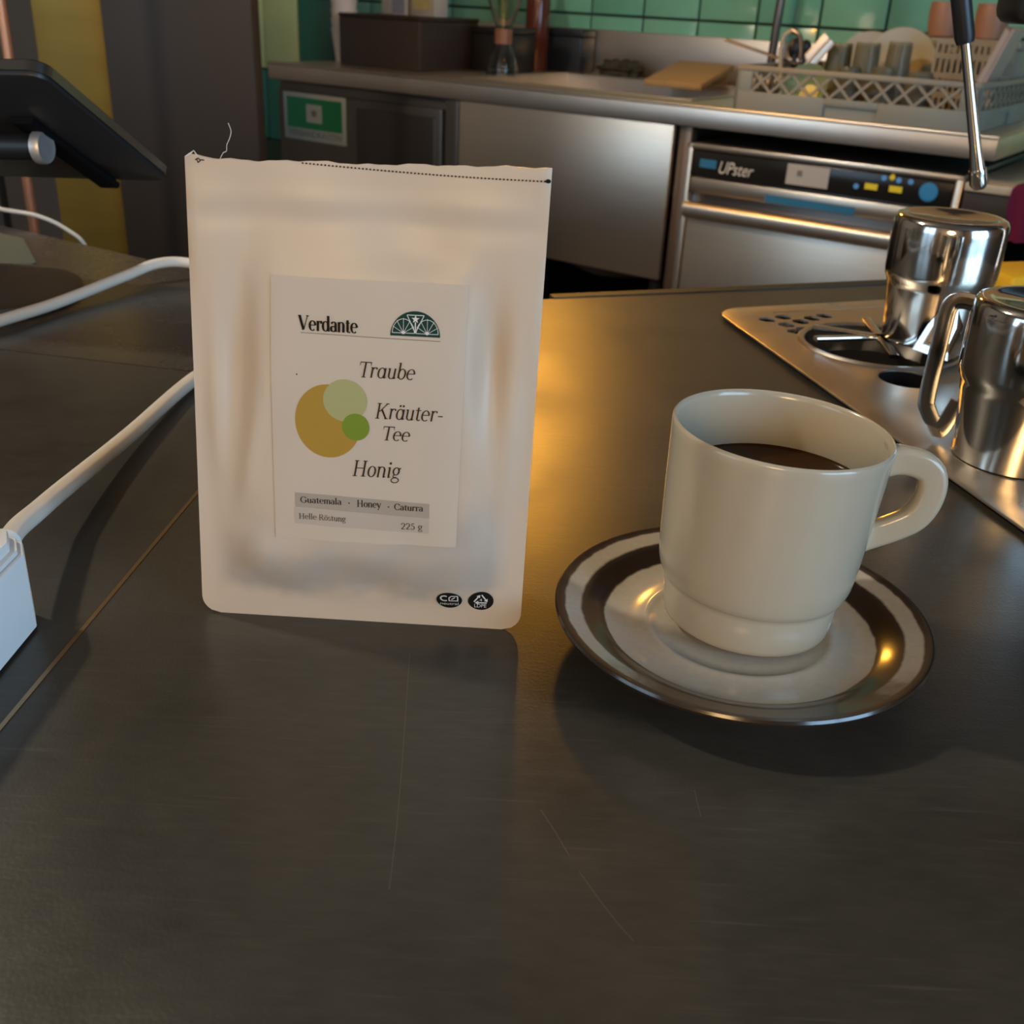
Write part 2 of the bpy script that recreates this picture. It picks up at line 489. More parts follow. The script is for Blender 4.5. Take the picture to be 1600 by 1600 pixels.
# ------------------------------------------------------------------ the room
def room():
    lc = lambda u, v: K(u, v)
    bm = B(); box(bm, (U0W - .1, V0W - .1, FLOOR - .08), (U1W + .1, VW + .1, FLOOR))
    struct(obj('floor', bm, M_FLOORM, loc=KO, rot=(0, 0, KA)))
    bm = B(); box(bm, (U0W - .1, V0W - .1, CEIL), (U1W + .1, VW + .1, CEIL + .08))
    struct(obj('ceiling', bm, M_CEIL, loc=KO, rot=(0, 0, KA)))
    bm = B(); box(bm, (U0W - .1, VW + .008, FLOOR), (U1W + .1, VW + .1, CEIL))
    wb = struct(obj('wall_back', bm, M_GROUT, loc=KO, rot=(0, 0, KA)))
    bm = B(); box(bm, (U0W, VW - .006, .450), (U1W, VW + .008, CEIL - .001))
    struct(obj('trim_1', bm, mat('ochre_plaster', (0.42, 0.27, 0.13), 0.8, var=.08, vscale=4), loc=KO, rot=(0, 0, KA)))
    bm = B(); box(bm, (U0W - .1, V0W - .1, FLOOR), (U0W, VW + .008, CEIL))
    struct(obj('wall_left', bm, M_PLASTER, loc=KO, rot=(0, 0, KA)))
    bm = B()
    box(bm, (U0W - .1, V0W - .1, FLOOR), (WIN2_U0, V0W, CEIL)); box(bm, (WIN2_U1, V0W - .1, FLOOR), (U1W, V0W, CEIL))
    box(bm, (WIN2_U0, V0W - .1, FLOOR), (WIN2_U1, V0W, WIN_Z0)); box(bm, (WIN2_U0, V0W - .1, WIN_Z1), (WIN2_U1, V0W, CEIL))
    struct(obj('wall_front', bm, M_PLASTER, loc=KO, rot=(0, 0, KA)))
    bm = B()
    a, b = U1W, U1W + .12
    box(bm, (a, V0W - .1, FLOOR), (b, WIN_V0, CEIL)); box(bm, (a, WIN_V1, FLOOR), (b, VW + .008, CEIL))
    box(bm, (a, WIN_V0, FLOOR), (b, WIN_V1, WIN_Z0)); box(bm, (a, WIN_V0, WIN_Z1), (b, WIN_V1, CEIL))
    struct(obj('wall_right', bm, M_PLASTER, loc=KO, rot=(0, 0, KA)))
    bm = B()
    f = .06
    for x in (WIN_V0, (WIN_V0 + WIN_V1 - f) / 2, WIN_V1 - f):
        box(bm, (a, x, WIN_Z0), (a + .05, x + f, WIN_Z1), .004)
    for z in (WIN_Z0, WIN_Z1 - f):
        box(bm, (a, WIN_V0, z), (a + .05, WIN_V1, z + f), .004)
    struct(obj('window_1', bm, M_WOODD, loc=KO, rot=(0, 0, KA)))
    bm = B()
    for x in (WIN2_U0, (WIN2_U0 + WIN2_U1 - f) / 2, WIN2_U1 - f):
        box(bm, (x, V0W - .05, WIN_Z0), (x + f, V0W, WIN_Z1), .004)
    for z in (WIN_Z0, WIN_Z1 - f):
        box(bm, (WIN2_U0, V0W - .05, z), (WIN2_U1, V0W, z + f), .004)
    struct(obj('window_2', bm, M_WOODD, loc=KO, rot=(0, 0, KA)))
    # tiles: glazed, each one proud of the recessed grout
    PU, PZ, U_0, Z_0 = 0.18, 0.255, 0.594, 0.192
    meshes = {}
    def tile_mesh(m):
        if m.name not in meshes:
            t = B(); box(t, (.0035, -.008, .0035), (PU - .0035, .008, PZ - .0035), .002)
            meshes[m.name] = to_mesh('tile', t, m)
        return meshes[m.name]
    rnd = random.Random(3)
    for r in range(-2, 1):
        for k in range(-12, 12):
            uu, zz = U_0 + k * PU, Z_0 + r * PZ
            m = rnd.choice(M_TILE)
            if k <= -8:
                m = M_TILEL if r >= -1 else M_TILET
            if k == -7 and r <= 0:
                m = M_TILET
            if k >= 7 and r >= -1:
                m = M_TILEL
            o = obj('tile', tile_mesh(m), None, wb, loc=(uu, VW, zz))
room()

# ------------------------------------------------------------------ bar counter
SCR = [[(-0.0368, 0.3428), (-0.0342, 0.3062), (-0.032, 0.2751), (-0.0304, 0.2483), (-0.0295, 0.2225)], [(0.0138, 0.2586), (0.0183, 0.249), (0.0224, 0.2391)], [(0.0251, 0.2331), (0.031, 0.2217), (0.0356, 0.2137), (0.0391, 0.2086)], [(0.0641, 0.2714), (0.0645, 0.2594)]]
def bar():
    t = thing('bar_counter', 'dark patinated metal bar counter in the foreground carrying the bag and cup', 'counter', (0, 0, FLOOR))
    dz = -FLOOR
    g = 0.0006
    TH = 0.03
    main = [(-.204 + g, -.30), (1.5, -.30), (1.5, 1.417), (.348, 1.005), (.027, .890), (-.1345 + g, .832), (-.1475 + g, .645)]
    lf = [(-1.6, -.30), (-.204 - g, -.30), (-.1475 - g, .645 - g), (-1.6, .909 - g)]
    lr = [(-1.6, .909 + g), (-.1475 - g, .645 + g), (-.1345 - g, .832), (-.366, .971), (-.529, 1.069), (-1.6, 1.713)]
    out = []
    for poly, m in ((main, M_COUNTER), (lf, M_COUNTER), (lr, M_COUNTER2)):
        bm = B(); prism(bm, poly, dz - TH, dz)
        out.append(obj('top_panel', bm, m, t, smooth=False))
    bm = B()   # bronze strip in the joint
    a, b = Vector((-.204, -.30)), Vector((-.1475, .645))
    n = Vector(((b - a).y, -(b - a).x)).normalized() * .0009
    prism(bm, [tuple(a - n), tuple(a + n), tuple(b + n), tuple(b - n)], dz - .004, dz + .0004)
    obj('joint_strip', bm, M_BRASSTRIM, t, smooth=False)
    m_scr = mat('scratch_bare_metal', (0.11, 0.10, 0.085), 0.4, 0.3)
    for pts in (SCR):
        bm = B(); n = len(pts)
        for i in range(n - 1):
            a, e = Vector(pts[i]), Vector(pts[i + 1]); q = Vector((-(e - a).y, (e - a).x)).normalized() * .00013
            prism(bm, [tuple(a - q), tuple(e - q), tuple(e + q), tuple(a + q)], dz - .0004, dz + .00004)
        obj('scratch', bm, m_scr, t, smooth=False)
    bm = B()   # dark lip on the far edge
    d = Vector((.3363, .1203)).normalized(); p = Vector((.027, .890)); q = Vector((-d.y, d.x))
    a = p + d * .0; e = p + d * 1.45
    prism(bm, [tuple(a + q * .0008), tuple(e + q * .0008), tuple(e + q * .03), tuple(a + q * .012)], dz - .05, dz + .001)
    obj('edge_strip', bm, mat('dark_edge_strip', (0.022, 0.026, 0.020), 0.5), t, smooth=False)
    bm = B()
    body = [(-1.55, -.20), (1.45, -.20), (1.45, 1.36), (.34, .96), (.02, .845), (-.14, .79), (-.37, .93), (-1.55, 1.64)]
    prism(bm, body, 0, dz - TH - .001)
    obj('bar_front', bm, M_WOODD, t, smooth=False)
    return t, out
BAR, PANELS = bar()

# ------------------------------------------------------------------ drip tray with rinser
WELL = (.272, .785, .056)
HOLE2 = (.2685, .7045, .019)
SLOTS = [(.1985, .842), (.2135, .852), (.2115, .829), (.2255, .841), (.2235, .8185), (.2375, .853), (.250, .863), (.215, .8115)]
def ngon(x, y, r, n=6, a=0.3, sx=1.0):
    return [(x + r * sx * math.cos(a + 2 * PI * k / n), y + r * math.sin(a + 2 * PI * k / n)) for k in range(n)]
def tray():
    t = thing('drip_tray', 'stainless drip tray set into the bar behind the cup, with drain holes', 'drip tray', (.3, .75, 0))
    off = Vector((.3, .75, 0))
    P0, P1 = (.1585, .868), (.2965, .30)
    P2, P3 = (.72, .40), (.62, 1.045)
    outer = roundpoly([P0, P1, P2, P3], [.028, .02, .02, .02])
    loc = lambda pts: [(x - off.x, y - off.y) for x, y in pts]
    bm = B(); prism(bm, loc(outer), 0.0028, .0042, bev=.0008)
    plate = obj('tray_plate', bm, M_TRAY, t, angle=30)
    cut = []
    def cyl(x, y, r, n, sx=1.0):
        c = B(); prism(c, loc(ngon(x, y, r, n, 0.3, sx)), -.05, .05); return c
    cut.append(cyl(*WELL, 40)); cut.append(cyl(*HOLE2, 28))
    for x, y in SLOTS:
        cut.append(cyl(x, y, .0074, 6))
    # shallow pressed groove parallel to the far edge
    c = B(); d = (Vector(P3) - Vector(P0)).normalized(); q = Vector((d.y, -d.x))
    a = Vector(P0) + d * .045 + q * .020; e = a + d * .33
    prism(c, loc([tuple(a), tuple(a + q * .0016), tuple(e + q * .0016), tuple(e)]), .0037, .01)
    cut.append(c)
    bool_cut(plate, cut)
    # the same openings through the counter panel
    c2 = []
    def cylw(x, y, r, n):
        c = B(); prism(c, ngon(x, y, r, n), -FLOOR - .06, -FLOOR + .06); return c
    c2.append(cylw(WELL[0], WELL[1], WELL[2] + .001, 40)); c2.append(cylw(HOLE2[0], HOLE2[1], HOLE2[2] + .001, 28))
    for x, y in SLOTS:
        c2.append(cylw(x, y, .0078, 6))
    bool_cut(PANELS[0], c2)
    for x, y in SLOTS:
        bm = B(); prism(bm, loc(ngon(x, y, .0072, 6)), -.012, -.0050)
        obj('slot_dark_plug', bm, M_BLACKM, t, smooth=False)  # black plug stands in for the shade inside the slot
    # well bowl
    bm = B()
    r = WELL[2] - .0005
    lathe(bm, [(r, .0035), (r - .004, -.006), (r - .010, -.014), (.02, -.018), (.0, -.019)], 40, Matrix.Translation((WELL[0] - off.x, WELL[1] - off.y, 0)))
    obj('well', bm, mat('well_steel_dark', (.06, .052, .045), .35, 0.8), t)
    bm = B()
    lathe(bm, [(HOLE2[2] - .0005, .0035), (HOLE2[2] - .002, -.02), (0, -.021)], 28, Matrix.Translation((HOLE2[0] - off.x, HOLE2[1] - off.y, 0)))
    obj('drain', bm, M_BLACKM, t)
    bm = B()
    lathe(bm, [(WELL[2] - .001, .0043), (WELL[2] + .0005, .0058), (WELL[2] + .003, .0058), (WELL[2] + .0045, .0043)], 40, Matrix.Translation((WELL[0] - off.x, WELL[1] - off.y, 0)))
    obj('well_rim', bm, M_TRAY, t)
    # rinser arms
    for p, q in (((-.046, .020, .0105), (.044, -.020, .0105)), ((-.052, -.0135, .0105), (.050, .012, .0105)), ((.004, .05, .0105), (-.004, -.05, .0105))):
        bm = B()
        a, b = Vector(p), Vector(q)
        tube(bm, [a + Vector((WELL[0] - off.x, WELL[1] - off.y, 0)), b + Vector((WELL[0] - off.x, WELL[1] - off.y, 0))], 1.0, sect=rrsect(.0034, .0016, .0008, 2))
        obj('rinser_arm', bm, M_CHROME, t)
tray()

# ------------------------------------------------------------------ milk pitchers
def pitcher():
    t = thing('milk_pitcher', '', 'pitcher', (0, 0, 0), group='upturned milk pitchers on the drip tray')
    prof = [(.0300, .010), (.0305, .001), (.0315, 0), (.0325, .0006), (.0326, .004), (.0330, .012), (.0345, .026), (.0362, .040), (.0368, .0440),
            (.0385, .0470), (.0393, .052), (.0396, .066), (.0396, .083), (.0390, .0875), (.0375, .0902), (.0350, .0912),
            (.0300, .0910), (.0285, .0900), (.0150, .0898), (.0140, .0892), (0, .0890)]
    bm = B(); lathe(bm, prof, 64)
    obj('body', bm, M_CHROME, t, angle=40)
    # spout: folded beak on -x side, widening towards the lip
    bm = B()
    tip = bm.verts.new((-.0366, 0, .0435))
    L = [bm.verts.new((-.0315, -.019, .0005)), bm.verts.new((-.0340, -.0125, .020))]
    Rr = [bm.verts.new((-.0315, .019, .0005)), bm.verts.new((-.0340, .0125, .020))]
    beak = bm.verts.new((-.0530, 0, -.0005)); mid = bm.verts.new((-.0445, 0, .020))
    for f in ((tip, L[1], mid), (tip, mid, Rr[1]), (L[1], L[0], beak, mid), (mid, beak, Rr[0], Rr[1]), (L[0], Rr[0], beak)):
        bm.faces.new(f)
    bmesh.ops.recalc_face_normals(bm, faces=bm.faces)
    obj('spout', bm, M_CHROME, t, angle=85)
    # handle: flat steel strap on +x side
    path = [(.0385, 0, .0835), (.0440, 0, .0840), (.0490, 0, .0825), (.0512, 0, .0780), (.0516, 0, .068), (.0520, 0, .045), (.0518, 0, .024), (.0500, 0, .018), (.0430, 0, .008), (.0400, 0, .0085), (.0345, 0, .026)]
    bm = B(); tube(bm, crom(path, 5), 1.0, sect=rrsect(.0048, .0010, .0006, 2), up=(0, 1, 0.001))
    # section: width across y
    obj('handle', bm, M_CHROME, t)
    return t
PITCH1 = pitcher()
PITCH1.location = (.3045, .779, .0125); PITCH1.rotation_euler = (0, 0, math.radians(88))
PITCH1['label'] = 'whole upturned steel milk pitcher over the rinser well, dishwasher door behind it'
dup(PITCH1, (.2850, .5665, .0047), math.radians(150), 'upturned steel milk pitcher cut off by the right edge, nearest the cup handle')

# ------------------------------------------------------------------ coffee bag
BL = Vector((-.12341, .36524, 0)); BRR = Vector((.00552, .36286, 0))
UX = (BRR - BL).normalized(); NB = Vector((-UX.y, UX.x, 0))
UP = (Vector((0, 0, .1779)) + NB * .0058).normalized()
NF = -(UP.cross(UX)).normalized()
if NF.y > 0:
    NF = -NF              # outward, towards the camera
def lerp(a, b, t):
    return a + (b - a) * t
def sstep(a, b, x):
    t = max(0, min(1, (x - a) / (b - a))); return t * t * (3 - 2 * t)
def gauss(x, s):
    return math.exp(-(x / s) ** 2)
BH = .178
def left_edge(v):
    return .0040 * min(1, v / .10) + .0028 * max(0, (v - .10) / .078)
def right_edge(v):
    return .1290 + .0010 * min(1, v / .10) + .0010 * max(0, (v - .10) / .078)
def bag_off(u, v):
    """bulge of the front sheet towards the camera"""
    s = (u - left_edge(v)) / (right_edge(v) - left_edge(v)); t = v / BH
    s = max(0, min(1, s)); t = max(0, min(1, t))
    m = sstep(.035, .24, s) * sstep(.035, .24, 1 - s)
    o = .0085 * m * sstep(.03, .20, t) * (1 - sstep(.55, .93, t))
    # pinched corners where the sides fold in
    o -= .0055 * gauss(s - .13 - .10 * (t - .5), .06) * gauss(t - .63, .17)
    o += .0030 * gauss(s - .07, .03) * gauss(t - .50, .16)
    o -= .0060 * gauss(s - .86, .05) * gauss(t - .62, .13)
    o += .0026 * gauss(s - .93, .035) * gauss(t - .50, .18)
    o += .0016 * gauss(s - .19 - .25 * (t - .45), .025) * gauss(t - .45, .14)
    # lumps of the contents low down
    mm = sstep(.04, .16, s) * sstep(.04, .16, 1 - s) * sstep(.04, .10, t) * (1 - sstep(.22, .42, t))
    o += mm * (.0008 * math.sin(s * 13 + 1 + 4 * t) * math.sin(t * 27 + s * 3) + .0004 * math.sin(s * 37 - t * 31))
    # zip band and soft waves near the mouth
    o += .0005 * gauss(t - .925, .014) * sstep(.02, .08, s) * sstep(.02, .08, 1 - s)
    o -= .0006 * gauss(t - .885, .018)
    o += .0012 * math.sin(s * 7 + .5) * sstep(.55, 1.0, t)
    o += .0008 * math.sin(s * 15 + t * 9) * sstep(.5, .8, t) * (1 - sstep(.9, 1, t))
    # the label is stiffer: even the sheet out below it
    lab = sstep(.020, .034, u) * sstep(.020, .030, .131 - u) * sstep(.03, .045, v) * (1 - sstep(.135, .15, v))
    return lerp(o, .0078 * sstep(.0, .28, t) * (1 - .45 * sstep(.45, .95, t)) * sstep(0, .3, s) * sstep(0, .3, 1 - s), .6 * lab)
def bag(u, v, lift=0.0):
    return BL + UX * u + UP * v + NF * (bag_off(u, v) + lift)

def coffee_bag_mat():
    m = bpy.data.materials.new('translucent_white_pouch'); m.use_nodes = True
    nt = m.node_tree; N, L = nt.nodes.new, nt.links.new
    b = nt.nodes['Principled BSDF']
    tc = N('ShaderNodeTexCoord'); sp = N('ShaderNodeSeparateXYZ'); L(tc.outputs['Object'], sp.inputs[0])
    n1 = N('ShaderNodeTexNoise'); n1.inputs['Scale'].default_value = 26; n1.inputs['Detail'].default_value = 3
    L(tc.outputs['Object'], n1.inputs['Vector'])
    # tea inside shows through as a grey mass in the lower part, heaped to the right, with an uneven edge
    h = N('ShaderNodeMath'); h.operation = 'MULTIPLY_ADD'; h.inputs[1].default_value = -.034
    L(n1.outputs['Fac'], h.inputs[0]); L(sp.outputs['Z'], h.inputs[2])
    h2 = N('ShaderNodeMath'); h2.operation = 'MULTIPLY_ADD'; h2.inputs[1].default_value = -.22
    L(sp.outputs['X'], h2.inputs[0]); L(h.outputs[0], h2.inputs[2])
    top = N('ShaderNodeMapRange'); top.interpolation_type = 'SMOOTHSTEP'
    top.inputs['From Min'].default_value = .042; top.inputs['From Max'].default_value = .012
    L(h2.outputs[0], top.inputs[0])
    bot = N('ShaderNodeMapRange'); bot.interpolation_type = 'SMOOTHSTEP'
    bot.inputs['From Min'].default_value = -.007; bot.inputs['From Max'].default_value = .004
    L(h.outputs[0], bot.inputs[0])
    sx = N('ShaderNodeMapRange'); sx.interpolation_type = 'SMOOTHSTEP'
    ab = N('ShaderNodeMath'); ab.operation = 'ABSOLUTE'; L(sp.outputs['X'], ab.inputs[0])
    sx.inputs['From Min'].default_value = .060; sx.inputs['From Max'].default_value = .050
    L(ab.outputs[0], sx.inputs[0])
    m1 = N('ShaderNodeMath'); m1.operation = 'MULTIPLY'; L(top.outputs[0], m1.inputs[0]); L(bot.outputs[0], m1.inputs[1])
    m2 = N('ShaderNodeMath'); m2.operation = 'MULTIPLY'; L(m1.outputs[0], m2.inputs[0]); L(sx.outputs[0], m2.inputs[1])
    mx = N('ShaderNodeMix'); mx.data_type = 'RGBA'
    L(m2.outputs[0], mx.inputs[0])
    mx.inputs[6].default_value = (.65, .54, .42, 1); mx.inputs[7].default_value = (.40, .35, .295, 1)
    L(mx.outputs[2], b.inputs['Base Color'])
    tr = N('ShaderNodeBsdfTranslucent'); tr.inputs['Color'].default_value = (.8, .72, .62, 1)
    ms = N('ShaderNodeMixShader')
    k = N('ShaderNodeMath'); k.operation = 'MULTIPLY_ADD'; k.inputs[1].default_value = -.22; k.inputs[2].default_value = .26
    L(m2.outputs[0], k.inputs[0]); L(k.outputs[0], ms.inputs[0])
    L(b.outputs[0], ms.inputs[1]); L(tr.outputs[0], ms.inputs[2])
    L(ms.outputs[0], nt.nodes['Material Output'].inputs['Surface'])
    b.inputs['Roughness'].default_value = .40
    bp = N('ShaderNodeBump'); bp.inputs['Strength'].default_value = .10; bp.inputs['Distance'].default_value = .002
    n2 = N('ShaderNodeTexNoise'); n2.inputs['Scale'].default_value = 55; n2.inputs['Detail'].default_value = 3
    L(tc.outputs['Object'], n2.inputs['Vector']); L(n2.outputs['Fac'], bp.inputs['Height']); L(bp.outputs[0], b.inputs['Normal'])
    return m

# --- hand-drawn serif lettering: strokes with swelling width
class Pen:
    def __init__(s, S, H, shear=0.0):
        s.S, s.H, s.shear, s.st = S, H, shear, []
    def line(s, p, q, w0, w1=None):
        s.st.append(([p, q], [w0, w0 if w1 is None else w1]))
    def stem(s, x, y0, y1):
        s.line((x, y0), (x, y1), s.S)
    def serif(s, x, y, h=.085):
        s.line((x - h, y), (x + h, y), s.H)
    def flag(s, x, y, h=.085):
        s.line((x - h, y - .03), (x, y - .005), s.H)
    def arc(s, cx, cy, rx, ry, a0, a1, k=1.0, n=18):
        pts, ws = [], []
        for i in range(n + 1):
            a = math.radians(a0 + (a1 - a0) * i / n)
            pts.append((cx + rx * math.cos(a), cy + ry * math.sin(a)))
            ws.append(s.H + (s.S * k - s.H) * abs(math.cos(a)) ** 1.6)
        s.st.append((pts, ws))
    def dot(s, x, y, r):
        s.line((x - r, y), (x + r, y), r * 2)
def glyph(p, ch, ital):
    S, H = p.S, p.H
    X = .48; CAP = .70; ASC = .75
    if ch == 'V':
        p.line((.08, CAP), (.33, .02), S); p.line((.60, CAP), (.34, .02), H * 1.2); p.serif(.08, CAP, .10); p.serif(.60, CAP, .09); return .68
    if ch == 'e':
        p.arc(.24, .24, .18, .235, 5, 312); p.line((.06, .265), (.42, .265), H); return .47
    if ch == 'r':
        p.stem(.12, 0, X); p.flag(.12, X); p.arc(.27, .33, .14, .14, 165, 60); p.dot(.335, .425, S * .42)
        if not ital: p.serif(.12, .012)
        return .39
    if ch == 'd':
        p.arc(.23, .24, .17, .235, 0, 360); p.stem(.41, .0, ASC); p.flag(.41, ASC)
        p.line((.41, .012), (.51, .02), H); return .54
    if ch in 'aä':
        if ital:
            p.arc(.22, .24, .165, .235, 0, 360); p.stem(.39, .0, X); p.line((.39, .012), (.48, .06), H); adv = .50
        else:
            p.stem(.35, .03, .34); p.arc(.215, .33, .135, .145, 0, 160); p.arc(.20, .135, .145, .125, 60, 330); p.line((.35, .02), (.45, .03), H); adv = .46
        if ch == 'ä':
            p.dot(.17, .62, .045); p.dot(.34, .62, .045)
        return adv
    if ch == 'n':
        p.stem(.11, 0, X); p.flag(.11, X); p.arc(.255, .32, .145, .155, 178, 0); p.stem(.40, 0, .33)
        if ital: p.line((.40, .012), (.49, .05), H)
        else: p.serif(.11, .012); p.serif(.40, .012)
        return .52
    if ch == 'm':
        p.stem(.11, 0, X); p.flag(.11, X); p.arc(.24, .33, .13, .145, 178, 0); p.stem(.37, 0, .33)
        p.arc(.50, .33, .13, .145, 178, 0); p.stem(.63, 0, .33); p.serif(.11, .012); p.serif(.37, .012, .07); p.serif(.63, .012); return .74
    if ch == 't':
        p.stem(.15, .10, .60); p.line((.02, X - .015), (.30, X - .015), H); p.arc(.235, .11, .085, .10, 180, 320); return .34
    if ch == 'T':
        p.stem(.32, 0, CAP); p.line((.05, CAP - .012), (.60, CAP - .012), H * 1.2); p.line((.05, CAP), (.04, CAP - .17), H * 1.2, H * .5); p.line((.60, CAP), (.61, CAP - .17), H * 1.2, H * .5); p.serif(.32, .012, .11); return .60
    if ch == 'u':
        p.stem(.11, .15, X); p.flag(.11, X); p.arc(.25, .16, .14, .155, 182, 360); p.stem(.39, 0, X); p.line((.39, .012), (.48, .05), H); return .51
    if ch == 'b':
        p.stem(.10, .05, ASC); p.flag(.10, ASC); p.arc(.26, .24, .165, .235, -180, 180); return .48
    if ch == 'K':
        p.stem(.14, 0, CAP); p.serif(.14, .012, .11); p.serif(.14, CAP - .012, .11); p.line((.58, CAP), (.20, .32), H * 1.2); p.line((.30, .43), (.60, .0), S); p.serif(.57, CAP - .012, .09); p.serif(.61, .012, .09); return .70
    if ch == 'H':
        for x in (.14, .57):
            p.stem(x, 0, CAP); p.serif(x, .012, .11); p.serif(x, CAP - .012, .11)
        p.line((.14, .37), (.57, .37), H); return .74
    if ch in 'oö':
        p.arc(.24, .24, .175, .235, 0, 360)
        if ch == 'ö': p.dot(.15, .62, .045); p.dot(.33, .62, .045)
        return .48
    if ch == 'i':
        p.stem(.13, 0, X); p.flag(.13, X); p.dot(.13, .65, .05)
        p.line((.13, .012), (.22, .05), H); return .27
    if ch == 'l':
        p.stem(.12, 0, ASC); p.flag(.12, ASC); p.serif(.12, .012); return .26
    if ch == 'g':
        p.arc(.21, .31, .145, .165, 0, 360); p.arc(.22, -.09, .19, .11, 0, 360, .6); p.arc(.17, .09, .08, .055, 100, 270, .6); p.line((.17, .035), (.28, .025), S * .7); p.line((.33, .42), (.43, .46), H * 1.5); return .46
    if ch == 'G':
        p.arc(.36, .35, .29, .35, 40, 345); p.stem(.60, .06, .30); p.serif(.58, .30, .11); p.line((.60, .66), (.61, .50), H); return .73
    if ch == 'C':
        p.arc(.36, .35, .29, .35, 40, 320); p.line((.60, .68), (.61, .48), H * 1.3); return .66
    if ch == 'y':
        p.line((.07, X), (.25, .03), S); p.line((.43, X), (.20, -.16), H * 1.2); p.dot(.15, -.17, S * .45); p.serif(.07, X - .012, .08); p.serif(.43, X - .012, .07); return .48
    if ch == 'R':
        p.stem(.14, 0, CAP); p.serif(.14, .012, .11); p.arc(.30, .52, .19, .17, -90, 90); p.line((.05, CAP - .012), (.30, CAP - .012), H); p.line((.14, .35), (.30, .35), H); p.line((.33, .35), (.56, 0), S); p.serif(.60, .012, .06); return .66
    if ch == 's':
        p.arc(.19, .36, .12, .11, 30, 250, .8); p.arc(.19, .13, .13, .12, 70, -160, .8); return .38
    if ch == '2':
        p.arc(.22, .47, .16, .20, 170, -35); p.line((.36, .37), (.07, .03), H * 1.8); p.line((.06, .03), (.41, .03), S * .7); return .48
    if ch == '5':
        p.arc(.20, .21, .17, .21, 120, -160); p.line((.12, .38), (.14, .66), H * 1.2); p.line((.13, .65), (.38, .65), S * .7); return .47
    if ch == '-':
        p.line((.04, .24), (.30, .24), S * .55); return .34
    if ch == '·':
        p.dot(.12, .26, .035); return .24
    return .26
def serif_text(text, S, H, shear=0.0):
    bm = B(); x = 0.0
    for ch in text:
        p = Pen(S, H)
        adv = glyph(p, ch, shear > 0)
        for pts, ws in p.st:
            n = len(pts); vs = []
            for i, (px, py) in enumerate(pts):
                a, b = pts[max(0, i - 1)], pts[min(n - 1, i + 1)]
                if n > 2 and pts[0] == pts[-1] and i in (0, n - 1):
                    a, b = pts[-2], pts[1]
                dx, dy = b[0] - a[0], b[1] - a[1]
                l = math.hypot(dx, dy) or 1
                nx, ny = -dy / l * ws[i] / 2, dx / l * ws[i] / 2
                vs.append((bm.verts.new((x + px + nx + shear * (py + ny), py + ny, 0)), bm.verts.new((x + px - nx + shear * (py - ny), py - ny, 0))))
            for i in range(n - 1):
                try:
                    bm.faces.new((vs[i][0], vs[i + 1][0], vs[i + 1][1], vs[i][1]))
                except ValueError:
                    pass
        x += adv
    return bm
def poly_bm(bm, pts, z=0.0):
    bm.faces.new([bm.verts.new((x, y, z)) for x, y in pts]); return bm
def line_bm(bm, p, q, w):
    p, q = Vector(p), Vector(q); d = (q - p).normalized(); n = Vector((-d.y, d.x)) * w / 2
    return poly_bm(bm, [tuple(p + n), tuple(q + n), tuple(q - n), tuple(p - n)])

